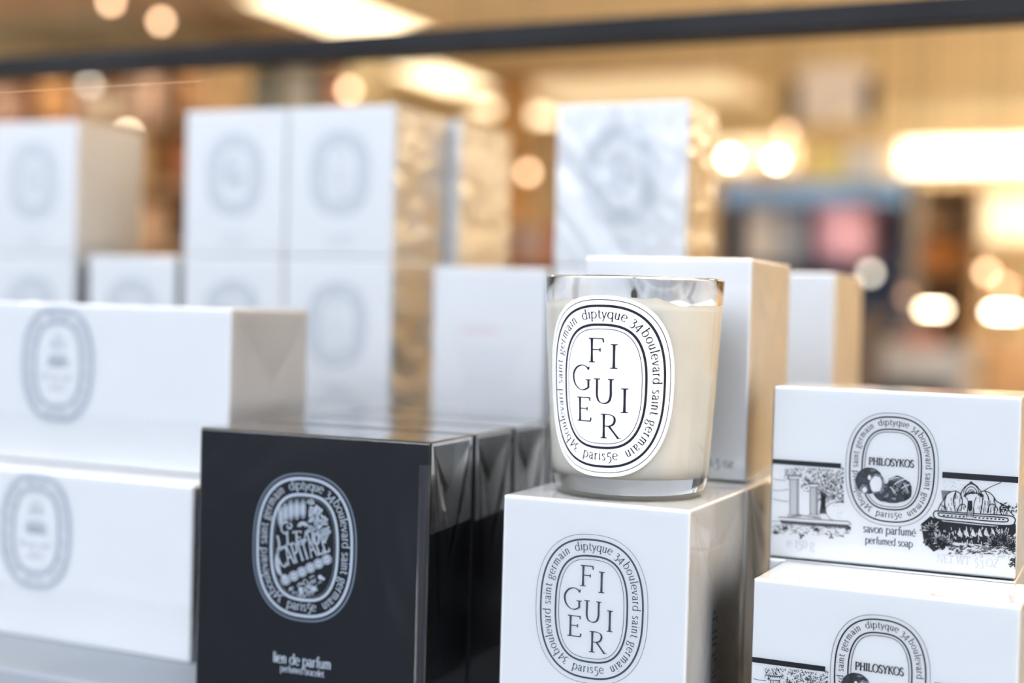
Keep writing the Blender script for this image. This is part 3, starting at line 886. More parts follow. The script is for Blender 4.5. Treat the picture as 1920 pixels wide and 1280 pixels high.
# dark metal rail standing over the boxes on two posts at the table ends
RW = 1.02
rz = on_plane(960, 73, RW).z
rail = empty('display_rail', uw(-.62, RW, TZ), HEAD, 'dark metal rail crossing above the boxes from left to right', 'rail')
M_RAIL = pbr('rail_metal', (.010, .010, .011), .5, vary=.4, vscale=7, spec=.12)
box('rail_beam', -.74, .69, -.016, .016, rz - TZ - .0095, rz - TZ + .0090, M_RAIL, rail, .002)
for sx in (-.73, .68):
    box('post', sx - .01, sx + .01, -.01, .01, .004, rz - TZ - .0095, M_RAIL, rail, .001)
    box('foot_plate', sx - .02, sx + .02, -.03, .03, 0, .004, M_RAIL, rail, .001)

# ------------------------------------------------------------------ candle boxes with the staggered word
CW, CH = .08401, .10583
ca_yaw = YAW
cb = carton('candle_box', (.07418, .57812), CW, CW, CH, TZ, YAW, label='white candle box under the glass candle, nearest of its row', cat='box', wrap=FILM)
A = Art()
cx0, cy0 = to_face(cb, 1107.5, 1141.8)
emblem(A, cx0, cy0, 1.0, 0, outer=.00016)
staggered_word(A, cx0, cy0, 1.0)
A.build('printed_emblem', [INKG], front_map(CW, CW, CH), cb)


def side_text(root, W, D, H, s, size, ink, y0=0, z0=0):
    A = Art()
    line_text(A, s, 0, 0, size, 0, ang=math.pi / 2, thick=.10, thin=.04)
    A.v = [(x + y0, y + z0, l) for x, y, l in A.v]
    A.build('side_print', [ink], side_map(W, D, H), root)


side_text(cb, CW, CW, CH, 'FIGUIER', .0105, INKB, 0.002, -.012)
side_fold(cb, CW, CW, CH, FOLD_L, .022)


def step(fr, k, gap=.0012, D=CW, yaw=YAW):
    ey = (math.sin(yaw), math.cos(yaw)); return (fr[0] + ey[0] * (D + gap) * k, fr[1] + ey[1] * (D + gap) * k)


fr0 = (.07418, .57812)
cb2 = carton('candle_box', step(fr0, 1), CW, CW, CH, TZ, YAW, label='white candle box directly behind the one under the glass candle', cat='box', wrap=FILM)
side_text(cb2, CW, CW, CH, 'FIGUIER', .0105, INKB, 0.002, -.012)
side_fold(cb2, CW, CW, CH, FOLD_L, .022)
cb3 = carton('candle_box', (.11227, .67576), CW, CW, CH, TZ + CH + .0003, YAW - .0283, label='white candle box standing behind the glass candle, on another box', cat='box', wrap=FILM)
A = Art(); q = (cx0, cy0); emblem(A, q[0], q[1], 1.0, 0); staggered_word(A, q[0], q[1], 1.0)
line_text(A, '6.5 oz.', .0300, -.0465, .0058, 0, thick=.11, thin=.05)
A.build('printed_emblem', [INKG], front_map(CW, CW, CH), cb3)
side_fold(cb3, CW, CW, CH, FOLD_L, .022)
carton('candle_box', step(fr0, 2), CW, CW, CH, TZ, YAW, label='white candle box third in the row behind the candle', cat='box', wrap=FILM)

# ------------------------------------------------------------------ the glass candle
ex = Vector((math.cos(YAW), -math.sin(YAW), 0)); ey = Vector((math.sin(YAW), math.cos(YAW), 0))
cc = Vector((fr0[0], fr0[1], 0)) - ex * (CW / 2) + ey * (CW / 2)
candle = empty('glass_candle', (cc.x, cc.y, TZ + CH + .0002), -YAW, 'lit-worn cream wax candle in a clear glass with oval black and white label'.replace('lit-worn ', ''), 'candle')
GH = .0945
RB, RT = .0341, .0394


def r_out(z): return RB + (RT - RB) * (z / GH) ** .92


prof = [(0, .0009), (.022, .0006), (.0285, 0), (.0315, .0003), (.0331, .0016), (.0339, .0038)]
for k in range(1, 13):
    z = .0038 + (GH - .0012 - .0038) * k / 12; prof.append((r_out(z), z))
prof += [(RT - .0003, GH - .0003), (RT - .0011, GH), (RT - .0019, GH - .0004), (RT - .0022, GH - .0014)]
for k in range(1, 12):
    z = GH - .0014 - (GH - .0014 - .0145) * k / 11; prof.append((r_out(z) - .0022, z))
prof += [(RB - .0026, .0115), (RB - .0050, .0094), (RB - .0085, .0086), (.015, .0083), (0, .0082)]
GLASS = pbr('clear_glass', (1, 1, 1), .0, trans=1, ior=1.47)
lathe('glass_tumbler', prof, GLASS, candle, 128)
# wax, with the uneven film it leaves on the glass near the top
WAXM = pbr('cream_wax', (.67, .65, .575), .5, vary=.03, vscale=60, bump=.2, bscale=120)
wv, wf = [], []
N = 128
import mathutils.noise as mn
wprof = [(0, .0081), (.015, .0082), (RB - .0085 + .0001, .0085), (RB - .0050 + .00015, .0093), (RB - .0026 + .00015, .0114)]
for k in range(0, 14): z = .0145 + (.080 - .0145) * k / 13; wprof.append((r_out(z) - .0022 + .00015, z))
for i in range(N):
    a = 2 * math.pi * i / N
    nz_ = mn.noise(Vector((math.cos(a) * 1.6, math.sin(a) * 1.6, 3.3))) * .0042 + mn.noise(Vector((math.cos(a) * 6, math.sin(a) * 6, 1))) * .0012
    for k, (r_, z) in enumerate(wprof): wv.append((r_ * math.cos(a), r_ * math.sin(a), z))
    ztop = .0838 + nz_
    wv.append(((r_out(ztop) - .0022 + .00015) * math.cos(a), (r_out(ztop) - .0022 + .00015) * math.sin(a), ztop))
    wv.append(((r_out(ztop) - .0029) * math.cos(a), (r_out(ztop) - .0029) * math.sin(a), ztop - .0005))
    wv.append((.033 * math.cos(a), .033 * math.sin(a), .0800 + nz_ * .2))
    wv.append((.018 * math.cos(a), .018 * math.sin(a), .0788))
    wv.append((.0, 0, .0790))
mm = len(wprof) + 5
for i in range(N):
    j = (i + 1) % N
    for k in range(mm - 1): wf.append((i * mm + k, j * mm + k, j * mm + k + 1, i * mm + k + 1))
mk('wax', wv, wf, WAXM, candle, True)
wick = Art()
wk = lathe('wick', [(0, .078), (.0007, .078), (.0007, .0850), (.0013, .0856), (.0015, .0868), (.0008, .0876), (0, .0878)], pbr('burnt_wick', (.015, .013, .012), .9, bump=.5, bscale=900), candle, 12, loc=(.0012, -.004, 0))

# label wrapped on the glass
LC = .0478


def glass_map(off):
    def f(x, y, l=0):
        z = LC + y
        R_ = r_out(z) + off + l * .00003
        a = x / .0368
        return (R_ * math.sin(a), -R_ * math.cos(a), z)
    return f


LS = 1.163
outl = offset(RING, -.00375)
pv, pf = [], []
rings_ = 14
for q in range(rings_ + 1):
    t = q / rings_
    pv += [glass_map(.00010)(x * t * LS, y * t * LS) for x, y in outl]
n_ = len(outl)
for q in range(rings_):
    for i in range(n_):
        j = (i + 1) % n_
        pf.append((q * n_ + i, q * n_ + j, (q + 1) * n_ + j, (q + 1) * n_ + i))
lab = mk('paper_label', pv, pf, PAPER, candle, True)
A = Art()
emblem(A, 0, 0, LS, 0, outer=.00028, thin=.00026, ring=.00092, weight=(.092, .038))
staggered_word(A, 0, -.0008, LS * 1.0)
A.build('label_print', [INK], glass_map(.00022), lab)

# ------------------------------------------------------------------ black boxes
BW, BD, BH = .1189, .0446, .12652
byaw = YAW - .0395
fb = (-.03408, .6194)
blabels = ['black glossy box with white oval emblem, front of its row', 'black film wrapped box second in the row', 'black film wrapped box third in the row, touching the candle outline', 'black film wrapped box last in the row, behind the candle']
for k in range(4):
    b = carton('perfume_box', step(fb, k, .0030, BD, byaw), BW, BD, BH, TZ, byaw, mat=BLACK, label=blabels[k], cat='box', wrap=FILM_BLACK)
    if k == 0: blk = b
    side_fold(b, BW, BD, BH, FOLD, .028, True)
A = Art()


def zb(x, y): return to_face(blk, 360 + x / 2.4607, 760 + y / 2.4615)      # marks measured on the photograph


ec = zb(515, 655)
BS = 1.068
emblem(A, ec[0], ec[1], BS, 0, outer=.0008, ring=.0013, thin=.0001, rmat=0, omat=1, em=.0051, weight=(.10, .05), outer_off=-.0020)
rb = random.Random(3)


def zr(pts, wv_, mat=0, layer=0, smooth=True, closed=False):
    P = catmull(pts, 5) if smooth else pts
    A.ribbon([zb(*p) for p in P], wv_, mat, layer, closed)


for i, (x0_, yt, yb_) in enumerate(((408, 470, 560), (430, 455, 535), (455, 440, 530), (482, 436, 525), (510, 436, 520))):      # feathered ovals, upper left
    zr(arc(x0_, (yt + yb_) / 2, 12, (yb_ - yt) / 2, 0, 360, 24), .00042, smooth=False)
    zr(arc(x0_, (yt + yb_) / 2, 6, (yb_ - yt) / 2.6, 0, 360, 18), .0004, smooth=False)
    for q in range(3): zr([(x0_ - 3 + q * 3, yt + 15), (x0_ - 2 + q * 2, yb_ - 12)], .0003, smooth=False)
for q in range(120):                                             # speckled leaves, upper right
    x = rb.uniform(535, 636); y = rb.uniform(436, 600)
    if ((x - 512) / 128) ** 2 + ((y - 655) / 232) ** 2 > 1.0: continue
    c0, c1 = zb(x, y), None
    a = rb.uniform(0, 3.1)
    A.poly([(c0[0] + .0011 * math.cos(t) * math.cos(a) - .0006 * math.sin(t) * math.sin(a), c0[1] + .0011 * math.cos(t) * math.sin(a) + .0006 * math.sin(t) * math.cos(a)) for t in [k * math.pi / 4 for k in range(8)]], 0)
zr(arc(432, 565, 22, 26, 60, 300, 14), .0008, smooth=False)      # curls before the words
zr(arc(448, 556, 10, 12, -90, 200, 12), .0008, smooth=False)
zr(arc(510, 560, 22, 20, 180, 360, 12), .0009, smooth=False); zr(arc(510, 560, 12, 11, 180, 360, 10), .0007, smooth=False)
zr([(392, 600), (400, 640), (395, 690), (402, 760), (420, 800)], .0010)


def words(s, x0_, y0_, x1_, y1_, size, th=.13, tn=.05):
    p, q = zb(x0_, y0_), zb(x1_, y1_)
    ang = math.atan2(q[1] - p[1], q[0] - p[0]); L_ = math.dist(p, q)
    line_text(A, s, (p[0] + q[0]) / 2, (p[1] + q[1]) / 2, size, 0, thick=th, thin=tn, ang=ang, width=L_)


words("L'EAU", 432, 642, 592, 640, .0085)
words('CAPITALE', 408, 748, 636, 672, .0125)
zr(arc(420, 720, 34, 66, 70, 290, 24), .0010, smooth=False)
zr(arc(606, 608, 14, 18, 0, 360, 18), .0007, smooth=False); zr(arc(606, 608, 6, 9, 0, 360, 12), .0005, smooth=False)
for q in range(6):                                              # scallops below the words
    x = 430 + q * 38; y = 806 - q * 19
    for rr_ in (8, 15, 22):
        zr(arc(x, y, rr_, rr_, 0, 360, 18), .0004 if rr_ > 8 else .0009, smooth=False)
for q in range(150):                                             # dense foliage in the foot of the oval
    x = rb.uniform(420, 625); y = rb.uniform(790, 890)
    if ((x - 512) / 122) ** 2 + ((y - 655) / 228) ** 2 > .98 or y < 850 - (x - 420) * .45: continue
    a = rb.uniform(0, 6.3); r_ = rb.uniform(5, 11)
    zr(arc(x, y, r_, r_ * .7, math.degrees(a), math.degrees(a) + 200, 8), .00035, smooth=False)
for x, y, r_ in ((590, 792, 20), (604, 800, 14), (560, 846, 22), (500, 852, 20), (452, 846, 12)):
    c0 = zb(x, y); A.disc(c0[0], c0[1], r_ * .00006, 0, 1, 12, r_ * .00005)
# caption under the emblem
p, q = zb(372, 1178), zb(640, 1203)
line_text(A, 'lien de parfum', (p[0] + q[0]) / 2, (p[1] + q[1]) / 2 - .001, .0062, 0, thick=.13, thin=.06, width=math.dist(p, q))
p, q = zb(405, 1222), zb(607, 1246)
line_text(A, 'perfumed bracelet', (p[0] + q[0]) / 2, (p[1] + q[1]) / 2 - .0006, .0040, 0, thick=.13, thin=.06, width=math.dist(p, q))
A.build('printed_emblem', [INKW, pbr('grey_ink_ring', (.22, .27, .34), .4)], front_map(BW, BD, BH), blk)

# loose film standing off the right edge of the front black box
vs_, fs_ = [], []
for q in range(9):
    t = q / 8
    for kz in range(13):
        z = .004 + (BH - .014) * kz / 12
        vs_.append((BW / 2 - .0052 + .0057 * t, -BD / 2 - .0001 - .0013 * math.sin(math.pi * t) * (1 - (kz / 12) ** 3) * (1 + .25 * math.sin(kz * 2.1)), z))
for q in range(8):
    for kz in range(12):
        a = q * 13 + kz; fs_.append((a, a + 13, a + 14, a + 1))
mk('film_edge_fold', vs_, fs_, film('edge_film', gain=1.6, base=.0, bump=.25, scale=20, dist=.002, rough=.2), blk, True)

# ------------------------------------------------------------------ soap boxes
SW_, SH_, SD = .1054, .07704, .050
s1 = carton('soap_box', (.21361, .5972), SW_, SD, SH_, TZ + SH_ + .0002, YAW - .0108, label='white soap box with garden drawing, on top of the soap stack', cat='box', wrap=FILM)
s2 = carton('soap_box', (.19719, .54451), SW_, SD, SH_, TZ, YAW + .0161, label='white soap box with garden drawing, lowest and nearest at right', cat='box', wrap=FILM)
carton('soap_box', (.21361, .5972), SW_, SD, SH_, TZ, YAW - .0108, label='white soap box hidden beneath the top one', cat='box', wrap=FILM)


def soap_art(root):
    """all marks measured on the photograph of the upper soap box, in that crop's units"""
    A = Art()
    W, D, H, yw = root_dims[s1.name]

    def zs(x, y): return to_face(s1, 1400 + x / 3.369, 690 + y / 3.369)
    rs = random.Random(11)

    def st(pts, w_=.00022, mat=0, layer=0, smooth=True, closed=False):
        P = catmull(pts, 5) if smooth and len(pts) > 2 else pts
        A.ribbon([zs(*p) for p in P], w_, mat, layer, closed)

    def pl_(pts, mat=0, layer=0): A.poly([zs(*p) for p in pts], mat, layer)
    HX = W / 2 - WRAP - .0002
    c = zs(914, 640)
    emblem(A, c[0], c[1], .782, 0, layer=4, outer=.00022, ring=.00075, thin=.0003, em=.0046, rmat=0, omat=2)
    x, y = zs(912, 606)
    line_text(A, 'PHILOSYKOS', x, y - .0008, .0044, 0, 6, .15, .06, width=abs(zs(1055, 600)[0] - zs(768, 600)[0]))
    x, y = zs(900, 1040); line_text(A, 'savon parfumé', x, y - .0006, .0046, 2, thick=.11, thin=.05, width=abs(zs(1068, 1040)[0] - zs(732, 1040)[0]))
    x, y = zs(897, 1110); line_text(A, 'perfumed soap', x, y - .0006, .0042, 2, thick=.11, thin=.05, width=abs(zs(1048, 1100)[0] - zs(746, 1100)[0]))
    x, y = zs(1398, 1228); line_text(A, 'NET WT. 5.3 OZ.', x, y - .001, .0050, 3, thick=.12, thin=.05, width=abs(zs(1600, 1100)[0] - zs(1198, 1100)[0]))
    x, y = zs(340, 1122); line_text(A, 'e 150 g', x, y - .001, .0055, 3, thick=.12, thin=.05, width=.0125)
    # black bands
    ya, yb = zs(300, 596)[1], 0
    L = -HX; R = HX
    a0 = zs(595, 618); A.poly([(L, a0[1] + .0011), (a0[0], a0[1] + .0011), (a0[0], a0[1] - .0011), (L, a0[1] - .0011)])
    b0 = zs(1235, 672); A.poly([(b0[0], b0[1] + .0012), (R, b0[1] + .0012), (R, b0[1] - .0014), (b0[0], b0[1] - .0014)])
    # ---- left: two columns before a tree
    st([(168, 700), (200, 706), (245, 708)]); st([(165, 770), (205, 774), (262, 764)]); st([(162, 824), (215, 838), (262, 842)])
    def hatch(n, region, ln=(6, 16), w_=.00016, ang=None, layer=0, mat=0):
        k = 0; tries = 0
        while k < n and tries < n * 6:
            tries += 1
            x, y = region(rs)
            if x is None: continue
            a = rs.uniform(0, math.pi) if ang is None else ang + rs.uniform(-.4, .4)
            l_ = rs.uniform(*ln) / 2
            st([(x - l_ * math.cos(a), y - l_ * math.sin(a)), (x + rs.uniform(-3, 3), y + rs.uniform(-3, 3)), (x + l_ * math.cos(a), y + l_ * math.sin(a))], w_, mat, layer, smooth=False)
            k += 1

    def crown(r_):
        x, y = r_.uniform(235, 612), r_.uniform(632, 850)
        if x < 340 and y > 700: return None, None
        if y > 780 and (x < 430): return None, None
        if 335 < x < 400 and y > 810: return None, None
        return x, y
    hatch(420, crown, (7, 20), .00024)
    hatch(110, lambda r_: (r_.uniform(480, 610), r_.uniform(660, 830)), (6, 14), .0003)
    for x0_, x1_, yt, yb_ in ((272, 326, 698, 924), (400, 446, 748, 926)):
        pl_([(x0_, yt), (x1_, yt), (x1_ + 2, yb_), (x0_ - 2, yb_)], 1, 1)
        for q in range(7):
            t = q / 6; x = x0_ + (x1_ - x0_) * t
            st([(x, yt), (x, yb_)], .00030 if q in (0, 6) or q > 4 else .00014, 0, 2, smooth=False)
        # capital
        cxm = (x0_ + x1_) / 2; hw = (x1_ - x0_) * .82
        pl_([(cxm - hw, yt - 22), (cxm + hw, yt - 20), (cxm + hw * .6, yt + 4), (cxm - hw * .6, yt + 4)], 1, 2)
        st([(cxm - hw, yt - 22), (cxm + hw, yt - 20), (cxm + hw * .6, yt + 4), (cxm - hw * .6, yt + 4)], .00026, 0, 3, False, True)
        for q in range(7): st(arc(cxm - hw * .75 + q * hw * .25, yt - 14, 5, 8, 180, 380, 6), .0003, 0, 3, False)
        pl_([(x0_ - 14, yb_), (x1_ + 16, yb_ + 1), (x1_ + 18, yb_ + 14), (x0_ - 16, yb_ + 12)], 1, 2)
        st([(x0_ - 14, yb_), (x1_ + 16, yb_ + 1), (x1_ + 18, yb_ + 14), (x0_ - 16, yb_ + 12)], .00022, 0, 3, False, True)
    for q in range(9):                                            # trunk
        st([(462 + q * 5, 770 + q * 3), (470 + q * 3, 840), (458 + q * 5, 920)], .0002 + .00008 * (q % 3))
    st([(610, 842), (560, 846), (518, 862), (498, 890), (505, 925), (528, 952), (560, 966)], .00022)
    for q in range(12): st([(rs.uniform(520, 600), rs.uniform(870, 940))] * 1 + [(rs.uniform(520, 600), rs.uniform(870, 940))][:0], .0002)
    for q in range(14):
        c = zs(rs.uniform(520, 605), rs.uniform(865, 945)); A.disc(c[0], c[1], .00013, 0, 0, 5)
    # platform
    pl_([(198, 940), (640, 968), (656, 984), (210, 956)], 1, 2); st([(198, 940), (640, 968), (660, 982), (640, 994), (205, 962)], .0003, 0, 3, False)
    pl_([(205, 962), (642, 990), (632, 1012), (222, 982)], 0, 2)
    for q in range(26):
        x = 215 + q * 16.3; st([(x, 968 + (x - 205) * .064), (x + 3, 980 + (x - 205) * .064)], .00018, 1, 3, False)
    st([(158, 966), (200, 968)]); st([(260, 938), (330, 930), (380, 935), (470, 950)], .0003, 0, 3)
    hatch(120, lambda r_: (r_.uniform(170, 640), 0) if 0 else ((lambda x: (x, r_.uniform(985, 1045) + (x - 200) * .04))(r_.uniform(165, 650))), (10, 30), .00018, .2)
    for x, y in ((186, 1035), (345, 1062), (535, 1062), (640, 1012), (240, 1010), (440, 1022)):
        for q in range(9):
            a = rs.uniform(0, 6.28); st([(x, y), (x + 20 * math.cos(a), y + 16 * math.sin(a))], .0004, 0, 0, False)
    # ---- right: fountain in the rocks
    for q in range(60):
        c = zs(rs.uniform(1240, 1380), rs.uniform(700, 770)); A.disc(c[0], c[1], .0001, 0, 0, 5)
    st([(1492, 778), (1545, 748), (1608, 722)], .0003)
    for q in range(9): st([(1228 + q, 775 + q * 7), (1290 - q * 6, 778 + q * 6.5)], .0003, 0, 0, False)

    def mound(cx_, cy_, rx, ry, n=9):
        P = arc(cx_, cy_, rx, -ry, 0, 180, 14)
        pl_(P + [(cx_ - rx, cy_ + 60), (cx_ + rx, cy_ + 60)], 1, 1)
        st(P, .0004, 0, 2, False)
        for q in range(n):
            t = (q + .5) / n; x = cx_ - rx + 2 * rx * t; h = ry * math.sqrt(max(0, 1 - (2 * t - 1) ** 2))
            st([(x, cy_ - h * .85), (x + rs.uniform(-3, 3), cy_ - h * .2 + rs.uniform(0, 45))], .00018, 0, 2, False)
    ridge = [(1206, 905), (1222, 862), (1240, 838), (1262, 800), (1290, 782), (1322, 776), (1350, 790), (1364, 768), (1384, 745), (1418, 726), (1452, 744), (1478, 776), (1506, 776),
             (1538, 790), (1562, 816), (1580, 842), (1612, 858), (1640, 876), (1662, 905), (1690, 935), (1690, 960), (1206, 940)]
    pl_(ridge, 1, 1); st(ridge[:-2], .0004, 0, 2)

    def yr(x):
        for a_, b_ in zip(ridge[:-2], ridge[1:-1]):
            if a_[0] <= x <= b_[0]: return a_[1] + (b_[1] - a_[1]) * (x - a_[0]) / max(1, b_[0] - a_[0])
        return 900
    for crag in ([(1262, 800), (1250, 850), (1262, 900)], [(1322, 778), (1305, 830), (1318, 905)], [(1350, 792), (1362, 840), (1352, 905)], [(1478, 778), (1490, 830), (1478, 915)],
                 [(1506, 778), (1530, 830), (1525, 915)], [(1562, 818), (1570, 870), (1560, 925)], [(1612, 860), (1600, 900), (1615, 930)], [(1225, 862), (1250, 880), (1262, 905)],
                 [(1330, 905), (1345, 868), (1372, 860), (1384, 880)], [(1520, 915), (1530, 872), (1552, 858), (1574, 872), (1588, 900)]):
        st(crag, .00042, 0, 3)
    for q in range(95):
        x = rs.uniform(1215, 1655); top = yr(x)
        if 1385 < x < 1455 and rs.random() < .8: continue
        y = rs.uniform(top + 4, max(top + 6, 905 + (x - 1210) * .05)); st([(x, y), (x + rs.uniform(-3, 3), min(y + rs.uniform(14, 40), 925))], .0002, 0, 2, False)
    for rr_ in (50, 38, 24, 12): st(arc(1418, 800, rr_, -rr_ * 1.35, 10, 170, 14), .0003, 0, 3, False)
    st([(1405, 735), (1418, 718), (1432, 736)], .0005, 0, 3)
    for q in range(26):
        a = rs.uniform(0, 3.14); x, y = 1430 + 52 * math.cos(a), 808 - 22 * math.sin(a)
        st(arc(x, y, 6, 6, 0, 300, 7), .0003, 0, 3, False)
    pl_([(1388, 815), (1450, 812), (1438, 880), (1430, 948), (1388, 945), (1392, 880)], 1, 4)
    st([(1388, 815), (1398, 850), (1388, 945)], .0003, 0, 5); st([(1450, 812), (1436, 860), (1430, 948)], .0003, 0, 5)
    pl_([(1400, 838), (1424, 836), (1426, 880), (1416, 905), (1402, 900), (1396, 870)], 0, 5)
    for q in range(5): st([(1398 + q * 8, 880), (1396 + q * 8, 942)], .00018, 0, 5, False)
    # dark hollow below the basin
    pl_([(1180, 935), (1240, 968), (1400, 985), (1560, 1000), (1700, 985), (1700, 1040), (1640, 1100), (1560, 1120), (1300, 1100), (1230, 1040)], 0, 1)
    for q in range(70):
        x, y = rs.uniform(1230, 1620), rs.uniform(1000, 1100); st([(x, y), (x + rs.uniform(-5, 5), y + rs.uniform(8, 24))], .0003, 1, 2, False)
    for q in range(7):
        x = 1330 + q * 42; pl_([(x, 1050), (x + 14, 1012), (x + 26, 1040), (x + 34, 1066), (x + 12, 1060)], 1, 2)
    # basin
    bas = [(1178, 925), (1188, 905), (1220, 903), (1420, 918), (1640, 930), (1690, 945), (1694, 972), (1670, 992), (1560, 990), (1380, 972), (1230, 957), (1190, 945)]
    pl_(bas, 1, 3); st(bas + [bas[0]], .0005, 0, 4)
    inn = [(1212, 924), (1225, 914), (1420, 930), (1620, 944), (1650, 955), (1640, 970), (1560, 968), (1380, 952), (1230, 937)]
    st(inn + [inn[0]], .0005, 0, 4)
    for q in range(16):
        x = 1240 + q * 25; yy = 925 + (x - 1240) * .07
        if 1380 < x < 1435: continue
        pl_([(x, yy), (x + 14, yy + 1), (x + 10, yy + 10), (x - 3, yy + 8)], 0, 4)

    def leaf(x, y, a, l_, wd):
        ca, sa = math.cos(a), math.sin(a)
        P = [(x + t * l_ * ca - s_ * wd * math.sin(math.pi * t) * sa, y + t * l_ * sa + s_ * wd * math.sin(math.pi * t) * ca) for t, s_ in
             [(k / 5, 1) for k in range(6)] + [(k / 5, -1) for k in range(4, 0, -1)]]
        pl_(P, 1, 5); st(P, .00030, 0, 6, False, True); st([(x, y), (x + l_ * .8 * ca, y + l_ * .8 * sa)], .00022, 0, 6, False)

    def clump(x, y, n, l_):
        for q in range(n): leaf(x, y, math.pi + q * math.pi / (n - 1) + rs.uniform(-.12, .12), l_ * rs.uniform(.7, 1.15), l_ * .13)
        for q in range(4): leaf(x, y, rs.uniform(.2, 2.9), l_ * .6, l_ * .12)
    pl_([(1100, 985), (1160, 935), (1210, 960), (1250, 1040), (1240, 1130), (1180, 1160), (1120, 1100)], 0, 1)
    clump(1165, 1020, 9, 66); clump(1215, 1100, 9, 78); clump(1255, 1120, 8, 60)
    clump(1620, 1085, 10, 86); clump(1560, 1110, 8, 70); clump(1680, 1120, 7, 62)
    clump(1150, 1100, 7, 48)
    hatch(170, lambda r_: (r_.uniform(1280, 1700), r_.uniform(1112, 1175)), (8, 26), .00028, .1, 6)
    hatch(40, lambda r_: (r_.uniform(1600, 1712), r_.uniform(852, 905)), (10, 22), .0004, None, 3)
    for q in range(40):
        c = zs(rs.uniform(1300, 1700), rs.uniform(1165, 1200)); A.disc(c[0], c[1], .00016, 0, 0, 5)
    hatch(26, lambda r_: (r_.uniform(1660, 1712), r_.uniform(1195, 1260)), (12, 30), .0004)
    # ---- the figs over the ring
    def blob(cx_, cy_, rx, ry, mat, layer, wob=.08, n=22, seed=1):
        r2 = random.Random(seed)
        P = [(cx_ + rx * (1 + r2.uniform(-wob, wob)) * math.cos(2 * math.pi * k / n), cy_ + ry * (1 + r2.uniform(-wob, wob)) * math.sin(2 * math.pi * k / n)) for k in range(n)]
        A.poly([zs(*p) for p in catmull(P + [P[0]], 3)[:-1]], mat, layer)
    blob(772, 710, 86, 84, 5, 8, .02); blob(822, 730, 48, 62, 4, 9, .08, seed=2); blob(818, 732, 36, 50, 1, 10, .1, seed=4)
    blob(740, 762, 26, 28, 4, 9, .1, seed=5); blob(745, 768, 14, 18, 1, 10, .1); blob(775, 690, 10, 16, 1, 10, .2); blob(800, 645, 18, 8, 4, 10, .2)
    blob(925, 790, 120, 62, 5, 8, .07, seed=3); blob(950, 720, 60, 38, 5, 8, .12, seed=9); blob(1005, 770, 36, 62, 5, 8, .1, seed=8)
    for q in range(26):
        a = rs.uniform(0, 6.28); x, y = 925 + 95 * math.cos(a) * rs.random() ** .5, 785 + 48 * math.sin(a) * rs.random() ** .5
        blob(x, y, rs.uniform(5, 13), rs.uniform(3, 8), 4, 9, .3, 8, q)
    for x0_, y0_, x1_, y1_ in ((900, 705, 965, 690), (930, 735, 1000, 700), (975, 760, 1030, 735), (990, 725, 1020, 780), (905, 750, 940, 790)):
        pl_([(x0_, y0_), ((x0_ + x1_) / 2, min(y0_, y1_) - 6), (x1_, y1_), ((x0_ + x1_) / 2 + 6, max(y0_, y1_) + 8)], 4, 9)
        st([(x0_, y0_), ((x0_ + x1_) / 2, (y0_ + y1_) / 2 - 4), (x1_, y1_)], .0003, 1, 10)
    A.v = [(max(-HX, min(HX, x)), y, l) for x, y, l in A.v]
    return A


sa_ = soap_art(s1)
mats_ = [INK, pbr('white_print', (.78, .78, .78), .45), INKG, INKF, FIGM, FIGD]
sa_.build('printed_drawing', mats_, front_map(SW_, SD, SH_), s1)
sa_.build('printed_drawing', mats_, front_map(SW_, SD, SH_), s2)
for b_ in (s1, s2): side_fold(b_, SW_, SD, SH_, FOLD_L, .03)

# ------------------------------------------------------------------ long lidded boxes at left
def lidded(fr, W, D, H, z, yaw, label):
    r = carton_root('gift_box', fr, W, D, H, z, yaw, label)
    hl = H * .30
    box('box_base', -W / 2 + .0008, W / 2 - .0008, -D / 2 + .0008, D / 2 - .0008, 0, hl + .004, WHITE, r, .0006)
    box('box_lid', -W / 2 + .0005, W / 2 - .0005, -D / 2 + .0005, D / 2 - .0005, hl, H - .0004, WHITE2, r, .0008)
    film_wrap(W, D, H, FILM, r)
    return r


def carton_root(name, fr, W, D, H, z, yaw, label):
    ex = Vector((math.cos(yaw), -math.sin(yaw), 0)); ey = Vector((math.sin(yaw), math.cos(yaw), 0))
    c = Vector((fr[0], fr[1], 0)) - ex * (W / 2) + ey * (D / 2)
    root = empty(name, (c.x, c.y, z), -yaw, label, 'box')
    root_dims[root.name] = (W, D, H, yaw)
    return root


LW, LD_, LH1, LH2 = .232, .0745, .0913, .0900
lo = lidded((-.1600, .7265), LW, LD_, LH1, TZ, YAW + .012, 'long white lidded box with grey oval, lower of the left pair')
up = lidded((-.1485, .7552), LW, LD_, LH2, TZ + LH1 + .0003, YAW, 'long white lidded box with grey oval, upper of the left pair')
for r_, (px, py), H_, sc_ in ((up, (107, 683), LH2, 1.06), (lo, (66, 996), LH1, 1.02)):
    A = Art(); c = to_face(r_, px, py)
    A2 = c
    emblem(A, c[0], c[1], sc_, 0, outer=.0006, ring=.0015, thin=.0005, weight=(.12, .06), outer_off=-.0017)
    y0_ = c[1] - .0035 * sc_
    for q in range(7): A.ribbon(arc(c[0] - .006 + q * .002, c[1] + .001, .0016, .0022, 0, 360, 12), .0006)
    A.ribbon([(c[0] - .006, c[1] + .004), (c[0], c[1] + .0055), (c[0] + .006, c[1] + .004)], .0012)
    for q in range(5): A.ribbon(arc(c[0], c[1] + .009, .001 + q * .001, .0014 + q * .0016, 0, 180, 10), .0003)
    marks(A, c[0], c[1] - .009, .021, .0036)
    marks(A, c[0], c[1] - .0145, .012, .0026)
    A.build('printed_emblem', [pbr('soft_grey_ink', (.50, .55, .60), .5)], front_map(LW, LD_, H_), r_)
    side_fold(r_, LW, LD_, H_, film('folded_film_mid', tint=(.985, .98, .975), gain=1.0, base=.03, bump=.5, scale=24, dist=.003, rough=.16), .05)

